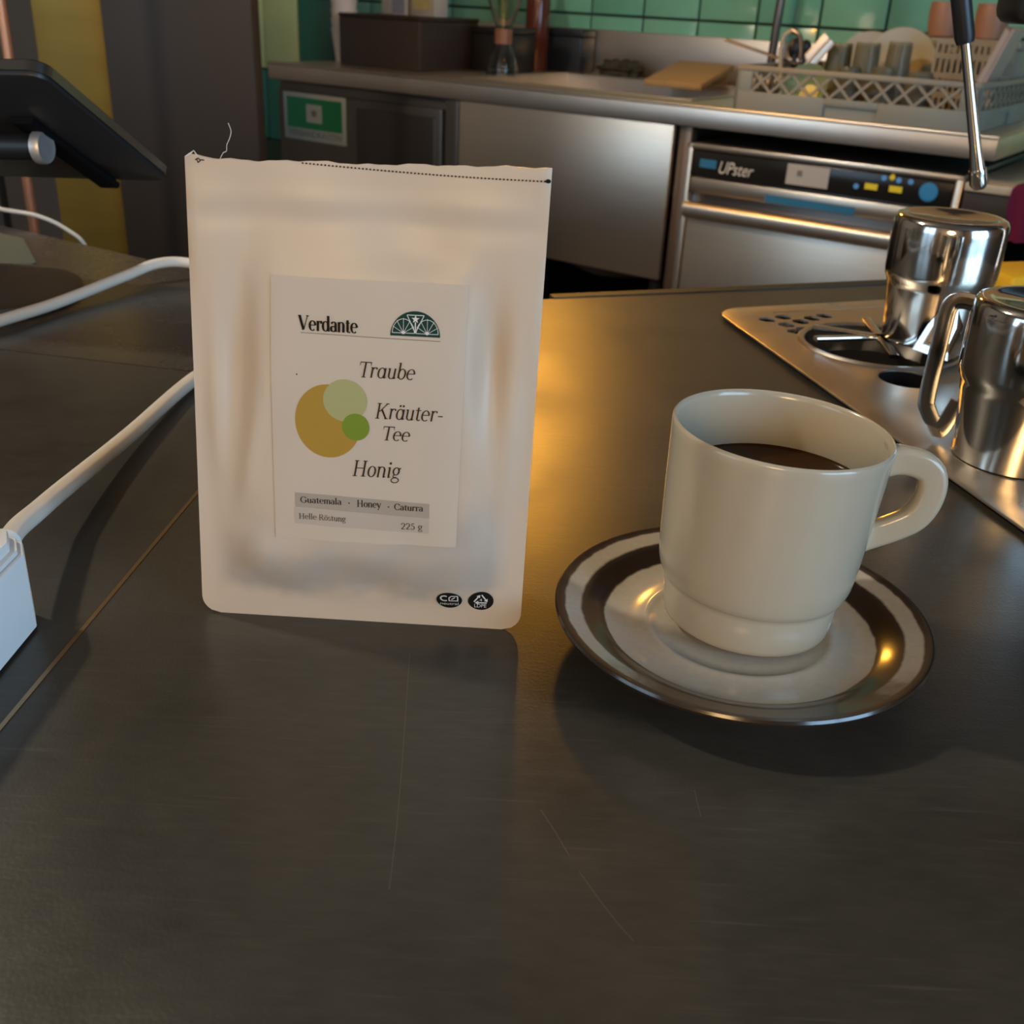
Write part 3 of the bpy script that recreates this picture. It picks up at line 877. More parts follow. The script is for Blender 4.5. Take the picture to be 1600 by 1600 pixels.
def tea_bag():
    base = BL + UX * .0645
    t = thing('pouch_bag', 'white stand-up pouch of herbal tea with a printed Verdante label', 'pouch', base, 0)
    t.rotation_euler = (0, 0, math.atan2(UX.y, UX.x))
    inv = Matrix.Rotation(-math.atan2(UX.y, UX.x), 4, 'Z') @ Matrix.Translation(-base)
    def P(u, v, lift):
        return inv @ bag(u, v, lift)
    # ---- pouch: front sheet, back sheet, gusset in one skin
    NX, NY = 64, 84
    CR = .0075
    def edges(v):
        a, b = left_edge(v), right_edge(v)
        if v < CR:
            ins = CR - math.sqrt(max(0, CR * CR - (CR - v) ** 2)); a += ins; b -= ins
        return a, b
    def topv(s):
        return .1760 + .0030 * s + .0002 * math.sin(s * 23) + .00022 * math.sin(s * 51 + 1) + .00012 * math.sin(s * 117) + .0011 * gauss(s - .03, .03) - .0005 * gauss(s - .55, .12)
    bm = B()
    fr, bk = [], []
    for j in range(NY + 1):
        tt = (j / NY) ** 1.15 if j < NY else 1
        rf, rb = [], []
        for i in range(NX + 1):
            s = i / NX
            v = tt * topv(s)
            a, b = edges(v)
            u = a + (b - a) * s
            p = P(u, v, 0)
            if i in (0, NX):
                p = inv @ (BL + UX * u + UP * v + NF * 0)
            rf.append(bm.verts.new(p))
            dep = .050 * (1 - tt) ** .8 * (sstep(0, .35, s) * sstep(0, .35, 1 - s)) + .004 * math.sin(PI * s) * (1 - tt)
            q = inv @ (BL + UX * u + UP * v - NF * (dep + .0006 - min(0, bag_off(u, v)) * 1.0))
            rb.append(bm.verts.new(q))
        fr.append(rf); bk.append(rb)
    for j in range(NY):
        for i in range(NX):
            bm.faces.new((fr[j][i], fr[j][i + 1], fr[j + 1][i + 1], fr[j + 1][i]))
            bm.faces.new((bk[j][i + 1], bk[j][i], bk[j + 1][i], bk[j + 1][i + 1]))
        bm.faces.new((fr[j][0], fr[j + 1][0], bk[j + 1][0], bk[j][0]))
        bm.faces.new((fr[j][NX], bk[j][NX], bk[j + 1][NX], fr[j + 1][NX]))
    for i in range(NX):
        bm.faces.new((fr[0][i], bk[0][i], bk[0][i + 1], fr[0][i + 1]))
        bm.faces.new((fr[NY][i], fr[NY][i + 1], bk[NY][i + 1], bk[NY][i]))
    bmesh.ops.recalc_face_normals(bm, faces=bm.faces)
    pouch = obj('pouch', bm, coffee_bag_mat(), t, angle=60)
    # ---- everything printed, wrapped over the front sheet
    def sheet(name, u0, v0, u1, v1, lift, m, parent, nx=40, ny=56, skew=0.0, du=0.0, label=None):
        bm = B(); g = []
        for j in range(ny + 1):
            g.append([bm.verts.new(P(lerp(u0, u1, i / nx) + du * (j / ny), lerp(v0, v1, j / ny) + skew * (i / nx), lift)) for i in range(nx + 1)])
        for j in range(ny):
            for i in range(nx):
                bm.faces.new((g[j][i], g[j][i + 1], g[j + 1][i + 1], g[j + 1][i]))
        return obj(name, bm, m, parent, angle=60, label=label)
    def wrap(name, bm, lift, m, parent, label=None, sub=None):
        if sub:
            for e in list(bm.edges): pass
            bmesh.ops.triangulate(bm, faces=bm.faces)
        for v in bm.verts:
            v.co = P(v.co.x, v.co.y, lift)
        return obj(name, bm, m, parent, smooth=False, label=label)
    lab = sheet('label', .0335, .0393, .1028, .1390, .00035, M_PAPER, t, du=.0018, label='white paper label')
    Z1, Z2, Z3 = .00055, .00062, .0007
    def write(text, x0, x1, y0, y1, S, H, sh, m=M_INK, lift=Z2):
        return wrap('lettering', fit(serif_text(text, S, H, sh), x0, x1, y0, y1), lift, m, lab)
    write('Verdante', .0448, .0661, .1206, .12625, .165, .045, 0, M_INKB)
    b = B()
    for k in range(30):
        line_bm(b, (lerp(.0456, .0952, k / 30), lerp(.1198, .1193, k / 30)), (lerp(.0456, .0952, (k + 1) / 30), lerp(.1198, .1193, (k + 1) / 30)), .00016)
    wrap('rule', b, Z1, M_INK, lab)
    write('Traube', .0668, .0866, .1050, .1112, .086, .036, .22)
    write('Kräuter-', .0722, .0968, .0898, .0960, .086, .036, .22)
    write('Tee', .0752, .0850, .0817, .0872, .086, .036, .22)
    write('Honig', .0636, .0818, .0650, .0733, .086, .036, .22)
    # overlapping fruit discs
    def disc(x, y, rx, ry, n=40):
        return [(x + rx * math.cos(2 * PI * k / n), y + ry * math.sin(2 * PI * k / n)) for k in range(n)]
    def dsk(name, x, y, rx, ry, lift, m):
        b = B(); n = 40
        c = b.verts.new((x, y, 0)); rings = []
        for f in (.33, .66, 1):
            rings.append([b.verts.new((x + rx * f * math.cos(2 * PI * k / n), y + ry * f * math.sin(2 * PI * k / n), 0)) for k in range(n)])
        for k in range(n):
            b.faces.new((c, rings[0][k], rings[0][(k + 1) % n]))
            for r1, r2 in zip(rings, rings[1:]):
                b.faces.new((r1[k], r2[k], r2[(k + 1) % n], r1[(k + 1) % n]))
        return wrap(name, b, lift, m, lab)
    dsk('honey_disc', .0550, .0877, .0121, .0140, .00050, M_HONEY)
    dsk('sage_disc', .0613, .0960, .0080, .0079, .00056, M_SAGE)
    dsk('leaf_disc', .0651, .0862, .0050, .0052, .00062, M_LEAF)
    # text bands
    def band(x0, x1, y0, y1, sk, m):
        b = B(); n = 20; g = [[b.verts.new((lerp(x0, x1, i / n), (y0, y1)[j] + sk * i / n, 0)) for i in range(n + 1)] for j in range(2)]
        for i in range(n): b.faces.new((g[0][i], g[0][i + 1], g[1][i + 1], g[1][i]))
        return wrap('text_band', b, .00050, m, lab)
    band(.0417, .0924, .0529, .0589, -.0016, M_BAR1)
    band(.0412, .0923, .0460, .0527, -.0014, M_BAR2)
    write('Guatemala', .0437, .0593, .0548, .0576, .13, .05, 0, M_INK)
    write('·', .0619, .0624, .0555, .0560, .1, .1, 0, M_INK)
    write('Honey', .0652, .0743, .0536, .0573, .13, .05, 0, M_INK)
    write('·', .0768, .0773, .0549, .0554, .1, .1, 0, M_INK)
    write('Caturra', .0792, .0901, .0541, .0568, .13, .05, 0, M_INK)
    write('Helle Röstung', .0430, .0608, .0474, .0506, .085, .04, 0, M_INK)
    write('225 g', .0818, .0899, .0453, .0489, .085, .04, 0, M_INK)
    # fan-light arch emblem
    cx, cy, R_ = .08625, .1206, .0088
    arch = B()
    n = 36
    c0 = arch.verts.new((cx, cy, 0)); rim = [arch.verts.new((cx + R_ * math.cos(PI * k / n), cy + R_ * 1.0 * math.sin(PI * k / n), 0)) for k in range(n + 1)]
    for k in range(n): arch.faces.new((c0, rim[k], rim[k + 1]))
    emb = wrap('arch_emblem', arch, .00056, M_INKG, lab)
    fan = B()
    for sx in (-1, 1):
        fx = cx + sx * .0042
        for k in range(7):
            a = PI * k / 6
            reach = .0036 if k in (0, 6) else .0040 + .0012 * math.sin(a)
            line_bm(fan, (fx, cy + .0011), (fx + reach * .95 * math.cos(a), cy + .0011 + reach * math.sin(a)), .00016)
        prev = None
        for k in range(13):
            a = PI * k / 12
            q = (fx + .0039 * math.cos(a), cy + .0011 + .0049 * math.sin(a))
            if prev: line_bm(fan, prev, q, .00020)
            prev = q
        line_bm(fan, (fx - .0039, cy + .0011), (fx + .0039, cy + .0011), .00020)
        poly_bm(fan, disc(fx, cy + .0013, .0007, .0006, 10))
    line_bm(fan, (cx - .0030, cy + .0074), (cx, cy + .0012), .00026); line_bm(fan, (cx + .0030, cy + .0074), (cx, cy + .0012), .00026)
    line_bm(fan, (cx, cy + .0012), (cx, cy + .0050), .0004)
    line_bm(fan, (cx - .0030, cy + .0074), (cx + .0030, cy + .0074), .00026)
    star = []
    for k in range(10):
        a = PI / 2 + PI * k / 5; rr = .0015 if k % 2 == 0 else .0006
        star.append((cx + rr * math.cos(a), cy + .0060 + rr * math.sin(a)))
    poly_bm(fan, star)
    wrap('fan_lines', fan, .00064, M_INKW, lab)
    b = B(); poly_bm(b, disc(.0440, .1048, .0003, .0003, 8)); wrap('speck', b, .0005, M_INK, lab)
    # recycling badges
    def badge(x, y, rx, ry):
        b = B(); n = 36; c = b.verts.new((x, y, 0)); rings = []
        for f in (.25, .5, .75, 1):
            rings.append([b.verts.new((x + rx * f * math.cos(2 * PI * k / n), y + ry * f * math.sin(2 * PI * k / n), 0)) for k in range(n)])
        for k in range(n):
            b.faces.new((c, rings[0][k], rings[0][(k + 1) % n]))
            for r1, r2 in zip(rings, rings[1:]):
                b.faces.new((r1[k], r2[k], r2[(k + 1) % n], r1[(k + 1) % n]))
        return wrap('round_badge', b, .0003, M_INKB, pouch)
    bd1 = badge(.1003, .0132, .0051, .0043)
    mk = B()
    for x0 in (.0965,):
        prev = None
        for k in range(11):
            a = math.radians(55 + 250 * k / 10); q = (.0985 + .0016 * math.cos(a), .0145 + .0014 * math.sin(a))
            if prev: line_bm(mk, prev, q, .0007)
            prev = q
    for p, q in (((.1003, .0131), (.1003, .0150)), ((.1003, .0150), (.1012, .0159)), ((.1012, .0159), (.1037, .0159)), ((.1037, .0159), (.1037, .0129)), ((.1003, .0132), (.1036, .0132)), ((.1012, .0140), (.1026, .0152))):
        line_bm(mk, p, q, .0005)
    wrap('logo_mark', mk, .0007, M_INKW, pouch)
    wrap('lettering', fit(sans('neutral', .003), .0967, .1040, .0108, .0122), .0007, M_INKW, pouch)
    bd2 = badge(.1128, .0129, .0051, .0043)
    mk = B()
    tri = [(.1128, .0163), (.1158, .0122), (.1098, .0122)]
    for k in range(3):
        p, q = Vector(tri[k]), Vector(tri[(k + 1) % 3]); d = q - p
        line_bm(mk, tuple(p + d * .10), tuple(p + d * .72), .00055)
        h = p + d * .80; nn = Vector((-d.y, d.x)).normalized()
        poly_bm(mk, [tuple(h + d * .10), tuple(p + d * .66 + nn * .0009), tuple(p + d * .66 - nn * .0009)])
    wrap('recycle_mark', mk, .0007, M_INKW, pouch)
    wrap('lettering', fit(sans('4', .002), .1123, .1133, .0129, .0141), .0007, M_INKW, pouch)
    wrap('lettering', fit(sans('LDPE', .003), .1103, .1151, .0100, .0116), .0007, M_INKW, pouch)
    # tear line of dots, running off the torn top on the left
    b = B(); n = 66
    for k in range(n):
        x = lerp(.0470, .1288, k / (n - 1)); y = lerp(.1765, .1748, k / (n - 1)) - .0008 * math.sin(PI * k / n)
        poly_bm(b, disc(x, y, .00034, .00030, 8))
    poly_bm(b, disc(.1299, .1749, .0009, .0007, 12))
    o = wrap('tear_line', b, .0004, M_INKB, t); o['kind'] = 'stuff'
    b = B()
    for p, q in (((.0106, .1757), (.0118, .1764)), ((.0118, .1764), (.0124, .1755)), ((.0124, .1755), (.0115, .1749)), ((.0112, .1760), (.0116, .1748)), ((.0124, .1758), (.0138, .1758))):
        line_bm(b, p, q, .00035)
    wrap('ink_mark', b, .0004, M_INK, t)
    # torn tuft and loose thread
    b = B()
    tube(b, [P(.0072, .1765, -.0004), P(.0088, .1774, .0002), P(.0104, .1787, .0004), P(.0114, .1768, .0)], [.0003, .0004, .00015, .0003], 6)
    obj('torn_tuft', b, M_THREAD, t)
    b = B()
    pts = [(.0190, .1762, .0002), (.0206, .1785, .001), (.0218, .1792, .0012), (.0222, .1812, .0016), (.0232, .1832, .0016), (.0237, .1855, .001), (.0228, .1880, .0005)]
    tube(b, crom([P(*p) for p in pts], 6), .00012, 5)
    obj('loose_thread', b, M_THREAD, t)
tea_bag()

# ------------------------------------------------------------------ cup, coffee, saucer
CX, CY, CZ = .0974, .3705, .0100
def cup():
    t = thing('coffee_cup', 'cream stoneware coffee cup with an angular handle standing on the saucer', 'cup', (CX - .0016, CY - .0022, CZ + .0002), rot=(0, math.radians(2.2), 0))
    prof = [(0, .0015), (.0285, .0015), (.0300, 0), (.0315, 0), (.0328, .0012), (.0333, .003), (.0343, .0150), (.0346, .0172), (.0354, .0178), (.0361, .0186),
            (.0370, .0205), (.0378, .0235), (.0383, .028), (.0388, .035), (.0396, .050), (.0403, .065), (.0408, .077), (.0410, .0800), (.0407, .0810), (.0400, .0814),
            (.0392, .0808), (.0388, .079), (.0383, .070), (.0376, .055), (.0366, .035), (.0352, .020), (.030, .008), (.018, .005), (0, .0045)]
    bm = B(); lathe(bm, prof, 96)
    obj('bowl', bm, M_CERAMIC, t, angle=50)
    path = [(.0393, 0, .0725), (.0460, 0, .0733), (.0530, 0, .0722), (.0574, 0, .0690), (.0590, 0, .0630), (.0582, 0, .0560), (.0550, 0, .0500), (.0480, 0, .0450), (.0425, 0, .0422), (.0376, 0, .0410)]
    pp = crom(path, 6)
    n = len(pp)
    rad = [1.0 + .22 * max(0, 1 - i / 9) ** 2 + .35 * max(0, 1 - (n - 1 - i) / 9) ** 2 for i in range(n)]
    az = Matrix.Rotation(math.radians(-4), 4, 'Z')
    bm = B(); tube(bm, pp, rad, sect=rrsect(.0054, .0036, .0026, 5), up=(0, 1, .0001), M=az)
    obj('handle', bm, M_CERAMIC, t, angle=60)
    bm = B()
    z = .0585; r = .0376
    lathe(bm, [(r + .0003, z + .0006), (r - .0006, z + .0002), (r - .002, z), (0, z), (0, z - .003), (r - .001, z - .003), (r + .0003, z + .0006)], 64)
    o = obj('coffee', bm, M_COFFEE, None, loc=(CX, CY - .0022, CZ), angle=80)
    tag(o, 'dark coffee filling the cream cup below its rim', 'coffee')
cup()

def saucer_mat():
    m = bpy.data.materials.new('banded_stoneware'); m.use_nodes = True
    nt = m.node_tree; N, L = nt.nodes.new, nt.links.new
    b = nt.nodes['Principled BSDF']
    tc = N('ShaderNodeTexCoord'); sp = N('ShaderNodeSeparateXYZ'); L(tc.outputs['Object'], sp.inputs[0])
    cb = N('ShaderNodeCombineXYZ'); L(sp.outputs['X'], cb.inputs[0]); L(sp.outputs['Y'], cb.inputs[1])
    ln = N('ShaderNodeVectorMath'); ln.operation = 'LENGTH'; L(cb.outputs[0], ln.inputs[0])
    n1 = N('ShaderNodeTexNoise'); n1.inputs['Scale'].default_value = 120; n1.inputs['Detail'].default_value = 4
    L(tc.outputs['Object'], n1.inputs['Vector'])
    ad = N('ShaderNodeMath'); ad.operation = 'MULTIPLY_ADD'; ad.inputs[1].default_value = .0016
    L(n1.outputs['Fac'], ad.inputs[0]); L(ln.outputs['Value'], ad.inputs[2])
    dv = N('ShaderNodeMath'); dv.operation = 'DIVIDE'; dv.inputs[1].default_value = .08; L(ad.outputs[0], dv.inputs[0])
    rp = N('ShaderNodeValToRGB'); cr = rp.color_ramp
    cream, brown, dark = (.44, .41, .35, 1), (.024, .015, .009, 1), (.028, .020, .015, 1)
    e = cr.elements
    e[0].position = 0; e[0].color = cream
    e[1].position = .0535 / .08; e[1].color = cream
    for p, c in ((.0542, (.035, .025, .02, 1)), (.0552, brown), (.0610, brown), (.0632, (.04, .028, .02, 1)), (.0642, cream), (.0698, cream), (.0706, (.06, .04, .03, 1)), (.0725, dark)):
        x = e.new(p / .08); x.color = c
    L(dv.outputs[0], rp.inputs[0])
    # the cream ring turns brown towards the front
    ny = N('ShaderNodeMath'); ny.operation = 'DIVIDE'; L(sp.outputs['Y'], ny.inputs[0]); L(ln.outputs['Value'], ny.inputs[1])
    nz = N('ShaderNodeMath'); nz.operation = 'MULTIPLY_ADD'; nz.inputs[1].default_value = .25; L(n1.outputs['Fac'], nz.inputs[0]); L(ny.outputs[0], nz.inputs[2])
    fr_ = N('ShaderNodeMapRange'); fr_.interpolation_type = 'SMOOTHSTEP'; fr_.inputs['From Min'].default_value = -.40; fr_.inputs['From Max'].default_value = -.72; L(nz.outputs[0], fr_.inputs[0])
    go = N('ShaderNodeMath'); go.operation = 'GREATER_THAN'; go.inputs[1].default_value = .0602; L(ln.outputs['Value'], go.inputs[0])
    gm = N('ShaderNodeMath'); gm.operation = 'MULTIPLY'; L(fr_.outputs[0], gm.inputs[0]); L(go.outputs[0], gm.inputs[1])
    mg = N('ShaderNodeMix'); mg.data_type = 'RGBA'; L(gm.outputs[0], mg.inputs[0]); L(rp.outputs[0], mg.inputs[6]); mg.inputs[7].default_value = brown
    n2 = N('ShaderNodeTexNoise'); n2.inputs['Scale'].default_value = 400; n2.inputs['Detail'].default_value = 3
    L(tc.outputs['Object'], n2.inputs['Vector'])
    # underside and outer edge are the dark glaze
    dn = N('ShaderNodeNewGeometry'); sn = N('ShaderNodeSeparateXYZ'); L(dn.outputs['Normal'], sn.inputs[0])
    lt = N('ShaderNodeMath'); lt.operation = 'LESS_THAN'; lt.inputs[1].default_value = .05; L(sn.outputs['Z'], lt.inputs[0])
    mx = N('ShaderNodeMix'); mx.data_type = 'RGBA'; L(lt.outputs[0], mx.inputs[0]); L(mg.outputs[2], mx.inputs[6]); mx.inputs[7].default_value = dark
    mr = N('ShaderNodeMapRange'); mr.inputs['To Min'].default_value = .90; mr.inputs['To Max'].default_value = 1.10; L(n2.outputs['Fac'], mr.inputs[0])
    mu = N('ShaderNodeVectorMath'); mu.operation = 'SCALE'; L(mx.outputs[2], mu.inputs[0]); L(mr.outputs[0], mu.inputs['Scale'])
    L(mu.outputs[0], b.inputs['Base Color'])
    b.inputs['Roughness'].default_value = .17
    b.inputs['Coat Weight'].default_value = .3; b.inputs['Coat Roughness'].default_value = .12
    bp = N('ShaderNodeBump'); bp.inputs['Strength'].default_value = .05; bp.inputs['Distance'].default_value = .0004
    L(n1.outputs['Fac'], bp.inputs['Height']); L(bp.outputs[0], b.inputs['Normal'])
    return m
def saucer():
    prof = [(0, .0085), (.030, .0085), (.0345, .0086), (.0355, .0092), (.0375, .0092), (.0385, .0086), (.048, .0086), (.0525, .0092), (.0560, .0110), (.0600, .0130), (.0640, .0144), (.0690, .0158),
            (.0715, .0168), (.0729, .0168), (.0735, .0158), (.0730, .0144), (.0710, .0128), (.0660, .0106), (.0600, .0085), (.0500, .0052), (.0460, .0040),
            (.0455, .0004), (.0440, 0), (.0425, .0004), (.0415, .0040), (0, .0050)]
    bm = B(); lathe(bm, prof, 128)
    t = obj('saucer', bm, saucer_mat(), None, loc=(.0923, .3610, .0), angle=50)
    tag(t, 'cream saucer with dark brown glaze bands beneath the coffee cup', 'saucer')
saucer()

# ------------------------------------------------------------------ white box, cords
def white_box():
    t = thing('charger_box', 'white plastic power box at the left edge with the cord plugged in', 'power box', (-.215, .30, 0))
    o = Vector((-.215, .30))
    poly = roundpoly([(-.1845 - o.x, .2 - o.y), (-.1825 - o.x, .346 - o.y), (-.188 - o.x, .357 - o.y), (-.245 - o.x, .357 - o.y), (-.245 - o.x, .2 - o.y)], [.003, .003, .003, .006, .006], 4)
    bm = B(); prism(bm, poly, .0015, .0335, bev=.0012)
    obj('case', bm, M_WHITEPL, t, angle=40)
    ins = [(x * .965 - .0004, y * .985 - .0008) for x, y in poly]
    bm = B(); prism(bm, ins, .0340, .0358, bev=.0006)
    obj('lid_rib', bm, M_WHITEPL, t, angle=40)
    ins = [(x * .92 - .0012, y * .97 - .0012) for x, y in poly]
    bm = B(); prism(bm, ins, .0358, .0400, bev=.0015)
    obj('lid', bm, M_WHITEPL, t, angle=40)
    bm = B(); prism(bm, [(x * .95, y * .97) for x, y in poly], 0, .0016)
    obj('foot_pad', bm, M_BLACK, t)
    bm = B(); tube(bm, [(-.199 - o.x, .352 - o.y, .0285), (-.196 - o.x, .364 - o.y, .0292)], .0048, 14)
    obj('cord_collar', bm, M_WHITEPL, t)
white_box()
bm = B()
pts = [(-.1965, .360, .0288), (-.2004, .378, .0268), (-.2038, .405, .0220), (-.2068, .438, .0170), (-.2071, .521, .0095), (-.2030, .630, .0056), (-.1850, .700, .0050), (-.170, .755, .0048), (-.185, .815, .0055), (-.235, .874, .0090), (-.285, .893, .0140),
       (-.308, .881, .0150), (-.325, .849, .0110), (-.350, .774, .0075), (-.372, .713, .0075), (-.40, .64, .0055), (-.46, .56, .0048), (-.56, .50, .0046)]
tube(bm, crom(pts, 10), .0043, 14)
tag(obj('power_cord', bm, M_CORD), 'thick white power cord looping from the power box behind the bag', 'cord')
bm = B()
pts = [(-.62, 1.02, .004), (-.565, 1.06, .022), (-.525, 1.08, .0130), (-.495, 1.085, .0075), (-.470, 1.088, -.0050), (-.452, 1.090, -.0250), (-.440, 1.10, -.09), (-.435, 1.11, -.30)]
tube(bm, crom(pts, 8), .0021, 10)
tag(obj('thin_cable', bm, M_CORD), 'thin white cable arching over the far left edge of the bar', 'cable')
bm = B()
prism(bm, roundpoly([(-.63, 1.095), (-.478, 1.008), (-.425, .914), (-.58, .86)], .006), .0002, .0022, bev=.0006)  # thin slab whose colour imitates green tile reflected in the bar
tag(obj('counter_reflection', bm, M_TILEREFL), 'painted grey-green tile reflection on the bar beneath the tablet at the left', 'reflection')

# ------------------------------------------------------------------ tablet on its stand
def tablet():
    TR, BR = Vector((-.3044, .700, .1749)), Vector((-.2791, .850, .0886))
    wx = (Vector((-.4126, .850, .0936)) - BR).normalized()
    dn = (BR - TR); ln = dn.length; dn.normalize()
    wx = (wx - dn * wx.dot(dn)).normalized()
    nb = wx.cross(dn)
    if nb.y > 0: nb = -nb            # back side, towards the camera
    W = .245
    t = thing('tablet', 'black tablet seen from behind, tilted on its stand at the left', 'tablet', (-.43, .815, .006))
    o = Vector((-.43, .815, .006))
    def loc(a, b, c):                # a along width from the right edge, b down, c out of the back
        return TR + wx * a + dn * b + nb * c - o
    fr = Matrix(((wx.x, dn.x, nb.x, 0), (wx.y, dn.y, nb.y, 0), (wx.z, dn.z, nb.z, 0), (0, 0, 0, 1)))
    fr.translation = TR - o
    poly = roundpoly([(0, 0), (W, 0), (W, ln), (0, ln)], .012)
    bm = B(); prism(bm, poly, -.0075, -.0012, M=fr)
    obj('rim', bm, M_TABEDGE, t, angle=40)
    inn = roundpoly([(.0015, .0015), (W - .0015, .0015), (W - .0015, ln - .0015), (.0015, ln - .0015)], .011)
    bm = B(); prism(bm, inn, -.0020, .0016, M=fr, bev=.0012)
    obj('back_cover', bm, M_TABLET, t, angle=40)
    bm = B(); prism(bm, inn, -.0088, -.0072, M=fr)
    obj('screen', bm, M_BLACKGL, t, angle=40)
    bm = B(); box(bm, (.030, .0005, -.006), (.055, .0022, -.0025), .0006, M=fr @ Matrix.Translation((0, -.0020, 0)))
    obj('side_button', bm, M_TABEDGE, t)
    s = thing('tablet_stand', 'black tablet stand with round base and silver hinge knob', 'stand', (-.43, .815, 0))
    so = Vector((-.43, .815, 0))
    bm = B(); lathe(bm, [(0, .0024), (.070, .0024), (.077, .0026), (.0785, .004), (.078, .0062), (.074, .0072), (0, .0078)], 72)
    obj('base', bm, mat('stand_base', (.055, .048, .040), .5), s)
    # mounting rail running down the back
    bm = B()
    A = loc(.052, .060, .0045) + o - so; Z = loc(.052, ln + .001, .0045) + o - so
    tube(bm, [A, Z], 1.0, sect=rrsect(.0085, .0028, .0020, 3), up=tuple(nb))
    obj('rail', bm, M_BLACKM, s)
    # hinge barrel along the width with a turned silver knob at its end
    h0 = loc(.0505, .0800, .0150) + o - so; ax = wx
    bm = B(); tube(bm, [h0, h0 + ax * .15], .0095, 24, up=tuple(nb))
    obj('hinge_barrel', bm, M_BLACK, s)
    bm = B()
    q = (-ax).to_track_quat('Z', 'Y').to_matrix().to_4x4(); q.translation = h0
    lathe(bm, [(.0098, -.002), (.0112, -.001), (.0114, .004), (.0105, .0058), (.006, .0050), (0, .0062)], 40, M=q)
    obj('knob', bm, mat('turned_aluminium', (.62, .60, .58), .45, 0.8), s)
    p0 = h0 + ax * .11
    bm = B(); tube(bm, crom([(0.0, 0.0, .007), (p0.x * .3, p0.y * .3, .05), (p0.x * .9, p0.y * .9, p0.z * .8), tuple(p0)], 8), .009, 16)
    obj('post', bm, M_BLACK, s)
tablet()

# ------------------------------------------------------------------ far left: pillar, brass panel, pipe
def flat_thing(name, label, cat, lo, hi, m, rz=0.0, bev=.004, kind=None):
    c = Vector(((lo[0] + hi[0]) / 2, (lo[1] + hi[1]) / 2, lo[2]))
    bm = B(); box(bm, [lo[i] - c[i] for i in range(3)], [hi[i] - c[i] for i in range(3)], bev)
    o = obj(name, bm, m, None, loc=c, rot=(0, 0, rz))
    return tag(o, label, cat, kind=kind)
flat_thing('pillar', 'dark charcoal pillar rising behind the bar left of the steel counter', 'pillar', (-.904, 2.40, FLOOR), (-.590, 2.47, CEIL), M_PILLAR)
flat_thing('brass_panel', 'tall brass-coloured panel beside the charcoal pillar', 'panel', (-1.06, 2.43, FLOOR), (-.9075, 2.455, CEIL), M_BRASSP, bev=.002)
def pipe():
    t = thing('copper_pipe', 'vertical copper pipe at the far left behind the tablet', 'pipe', (-.925, 2.0, FLOOR))
    bm = B(); tube(bm, [(0, 0, 0), (0, 0, CEIL - FLOOR)], .0085, 18)
    obj('tube', bm, M_COPPER, t)
    for z in (.30, 1.5, 2.3):
        bm = B(); lathe(bm, [(.0086, -.010), (.0120, -.010), (.0120, .010), (.0086, .010)], 18, M=Matrix.Translation((0, 0, z)))
        obj('clamp', bm, M_COPPER, t)
pipe()
flat_thing('wood_panel', 'brown wooden side panel at the far left edge', 'panel', (-1.75, 2.52, FLOOR), (-1.235, 2.56, CEIL), M_WOODB)

# ------------------------------------------------------------------ back counter
def rbox(t, name, lo, hi, m, bev=.003, label=None, parent=None):
    bm = B(); box(bm, lo, hi, bev); return obj(name, bm, m, parent or t, label=label)
TOPZ = .03
SINK = (.62, 1.27, .13, .62)
def back_counter():
    t = kthing('steel_worktop', 'long stainless worktop with sink along the green tiled wall', 'worktop', 0, 0, 0)
    a, b, c, d = SINK
    Lw = 1.991
    bm = B()
    for lo, hi in (((0, 0, TOPZ - .004), (a, VW - .009, TOPZ)), ((b, 0, TOPZ - .004), (Lw, VW - .009, TOPZ)), ((a, 0, TOPZ - .004), (b, c, TOPZ)), ((a, d, TOPZ - .004), (b, VW - .009, TOPZ))):
        box(bm, lo, hi)
    obj('top', bm, M_STEELH, t, smooth=False)
    bm = B()
    tube(bm, [(0, .0, TOPZ), (Lw, 0, TOPZ)], 1.0, sect=rrsect(.004, .004, .0035, 4))
    obj('front_bead', bm, M_STEEL, t)
    rbox(t, 'apron', (0, -.002, -.012), (Lw, .004, TOPZ - .001), M_STEELH, .001)
    rbox(t, 'side_apron', (Lw - .004, .004, -.012), (Lw, VW - .01, TOPZ - .001), M_STEELH, .001)
    rbox(t, 'backsplash', (0, VW - .028, TOPZ), (Lw, VW - .0085, .152), M_STEELH, .003)
    bm = B()
    for lo, hi in (((a - .002, c - .002, -.19), (b + .002, d + .002, -.186)), ((a - .002, c - .002, -.19), (a, d, TOPZ - .004)), ((b, c, -.19), (b + .002, d, TOPZ - .004)), ((a, c - .002, -.19), (b, c, TOPZ - .004)), ((a, d, -.19), (b, d + .002, TOPZ - .004))):
        box(bm, lo, hi)
    obj('sink_basin', bm, M_STEELH, t, smooth=False)
    bm = B()
    z = TOPZ + .0005
    for lo, hi in (((a - .012, c - .012, z), (b + .012, c, z + .003)), ((a - .012, d, z), (b + .012, d + .012, z + .003)), ((a - .012, c, z), (a, d, z + .003)), ((b, c, z), (b + .012, d, z + .003))):
        box(bm, lo, hi, .001)
    obj('sink_rim', bm, M_STEEL, t, smooth=False)
back_counter()

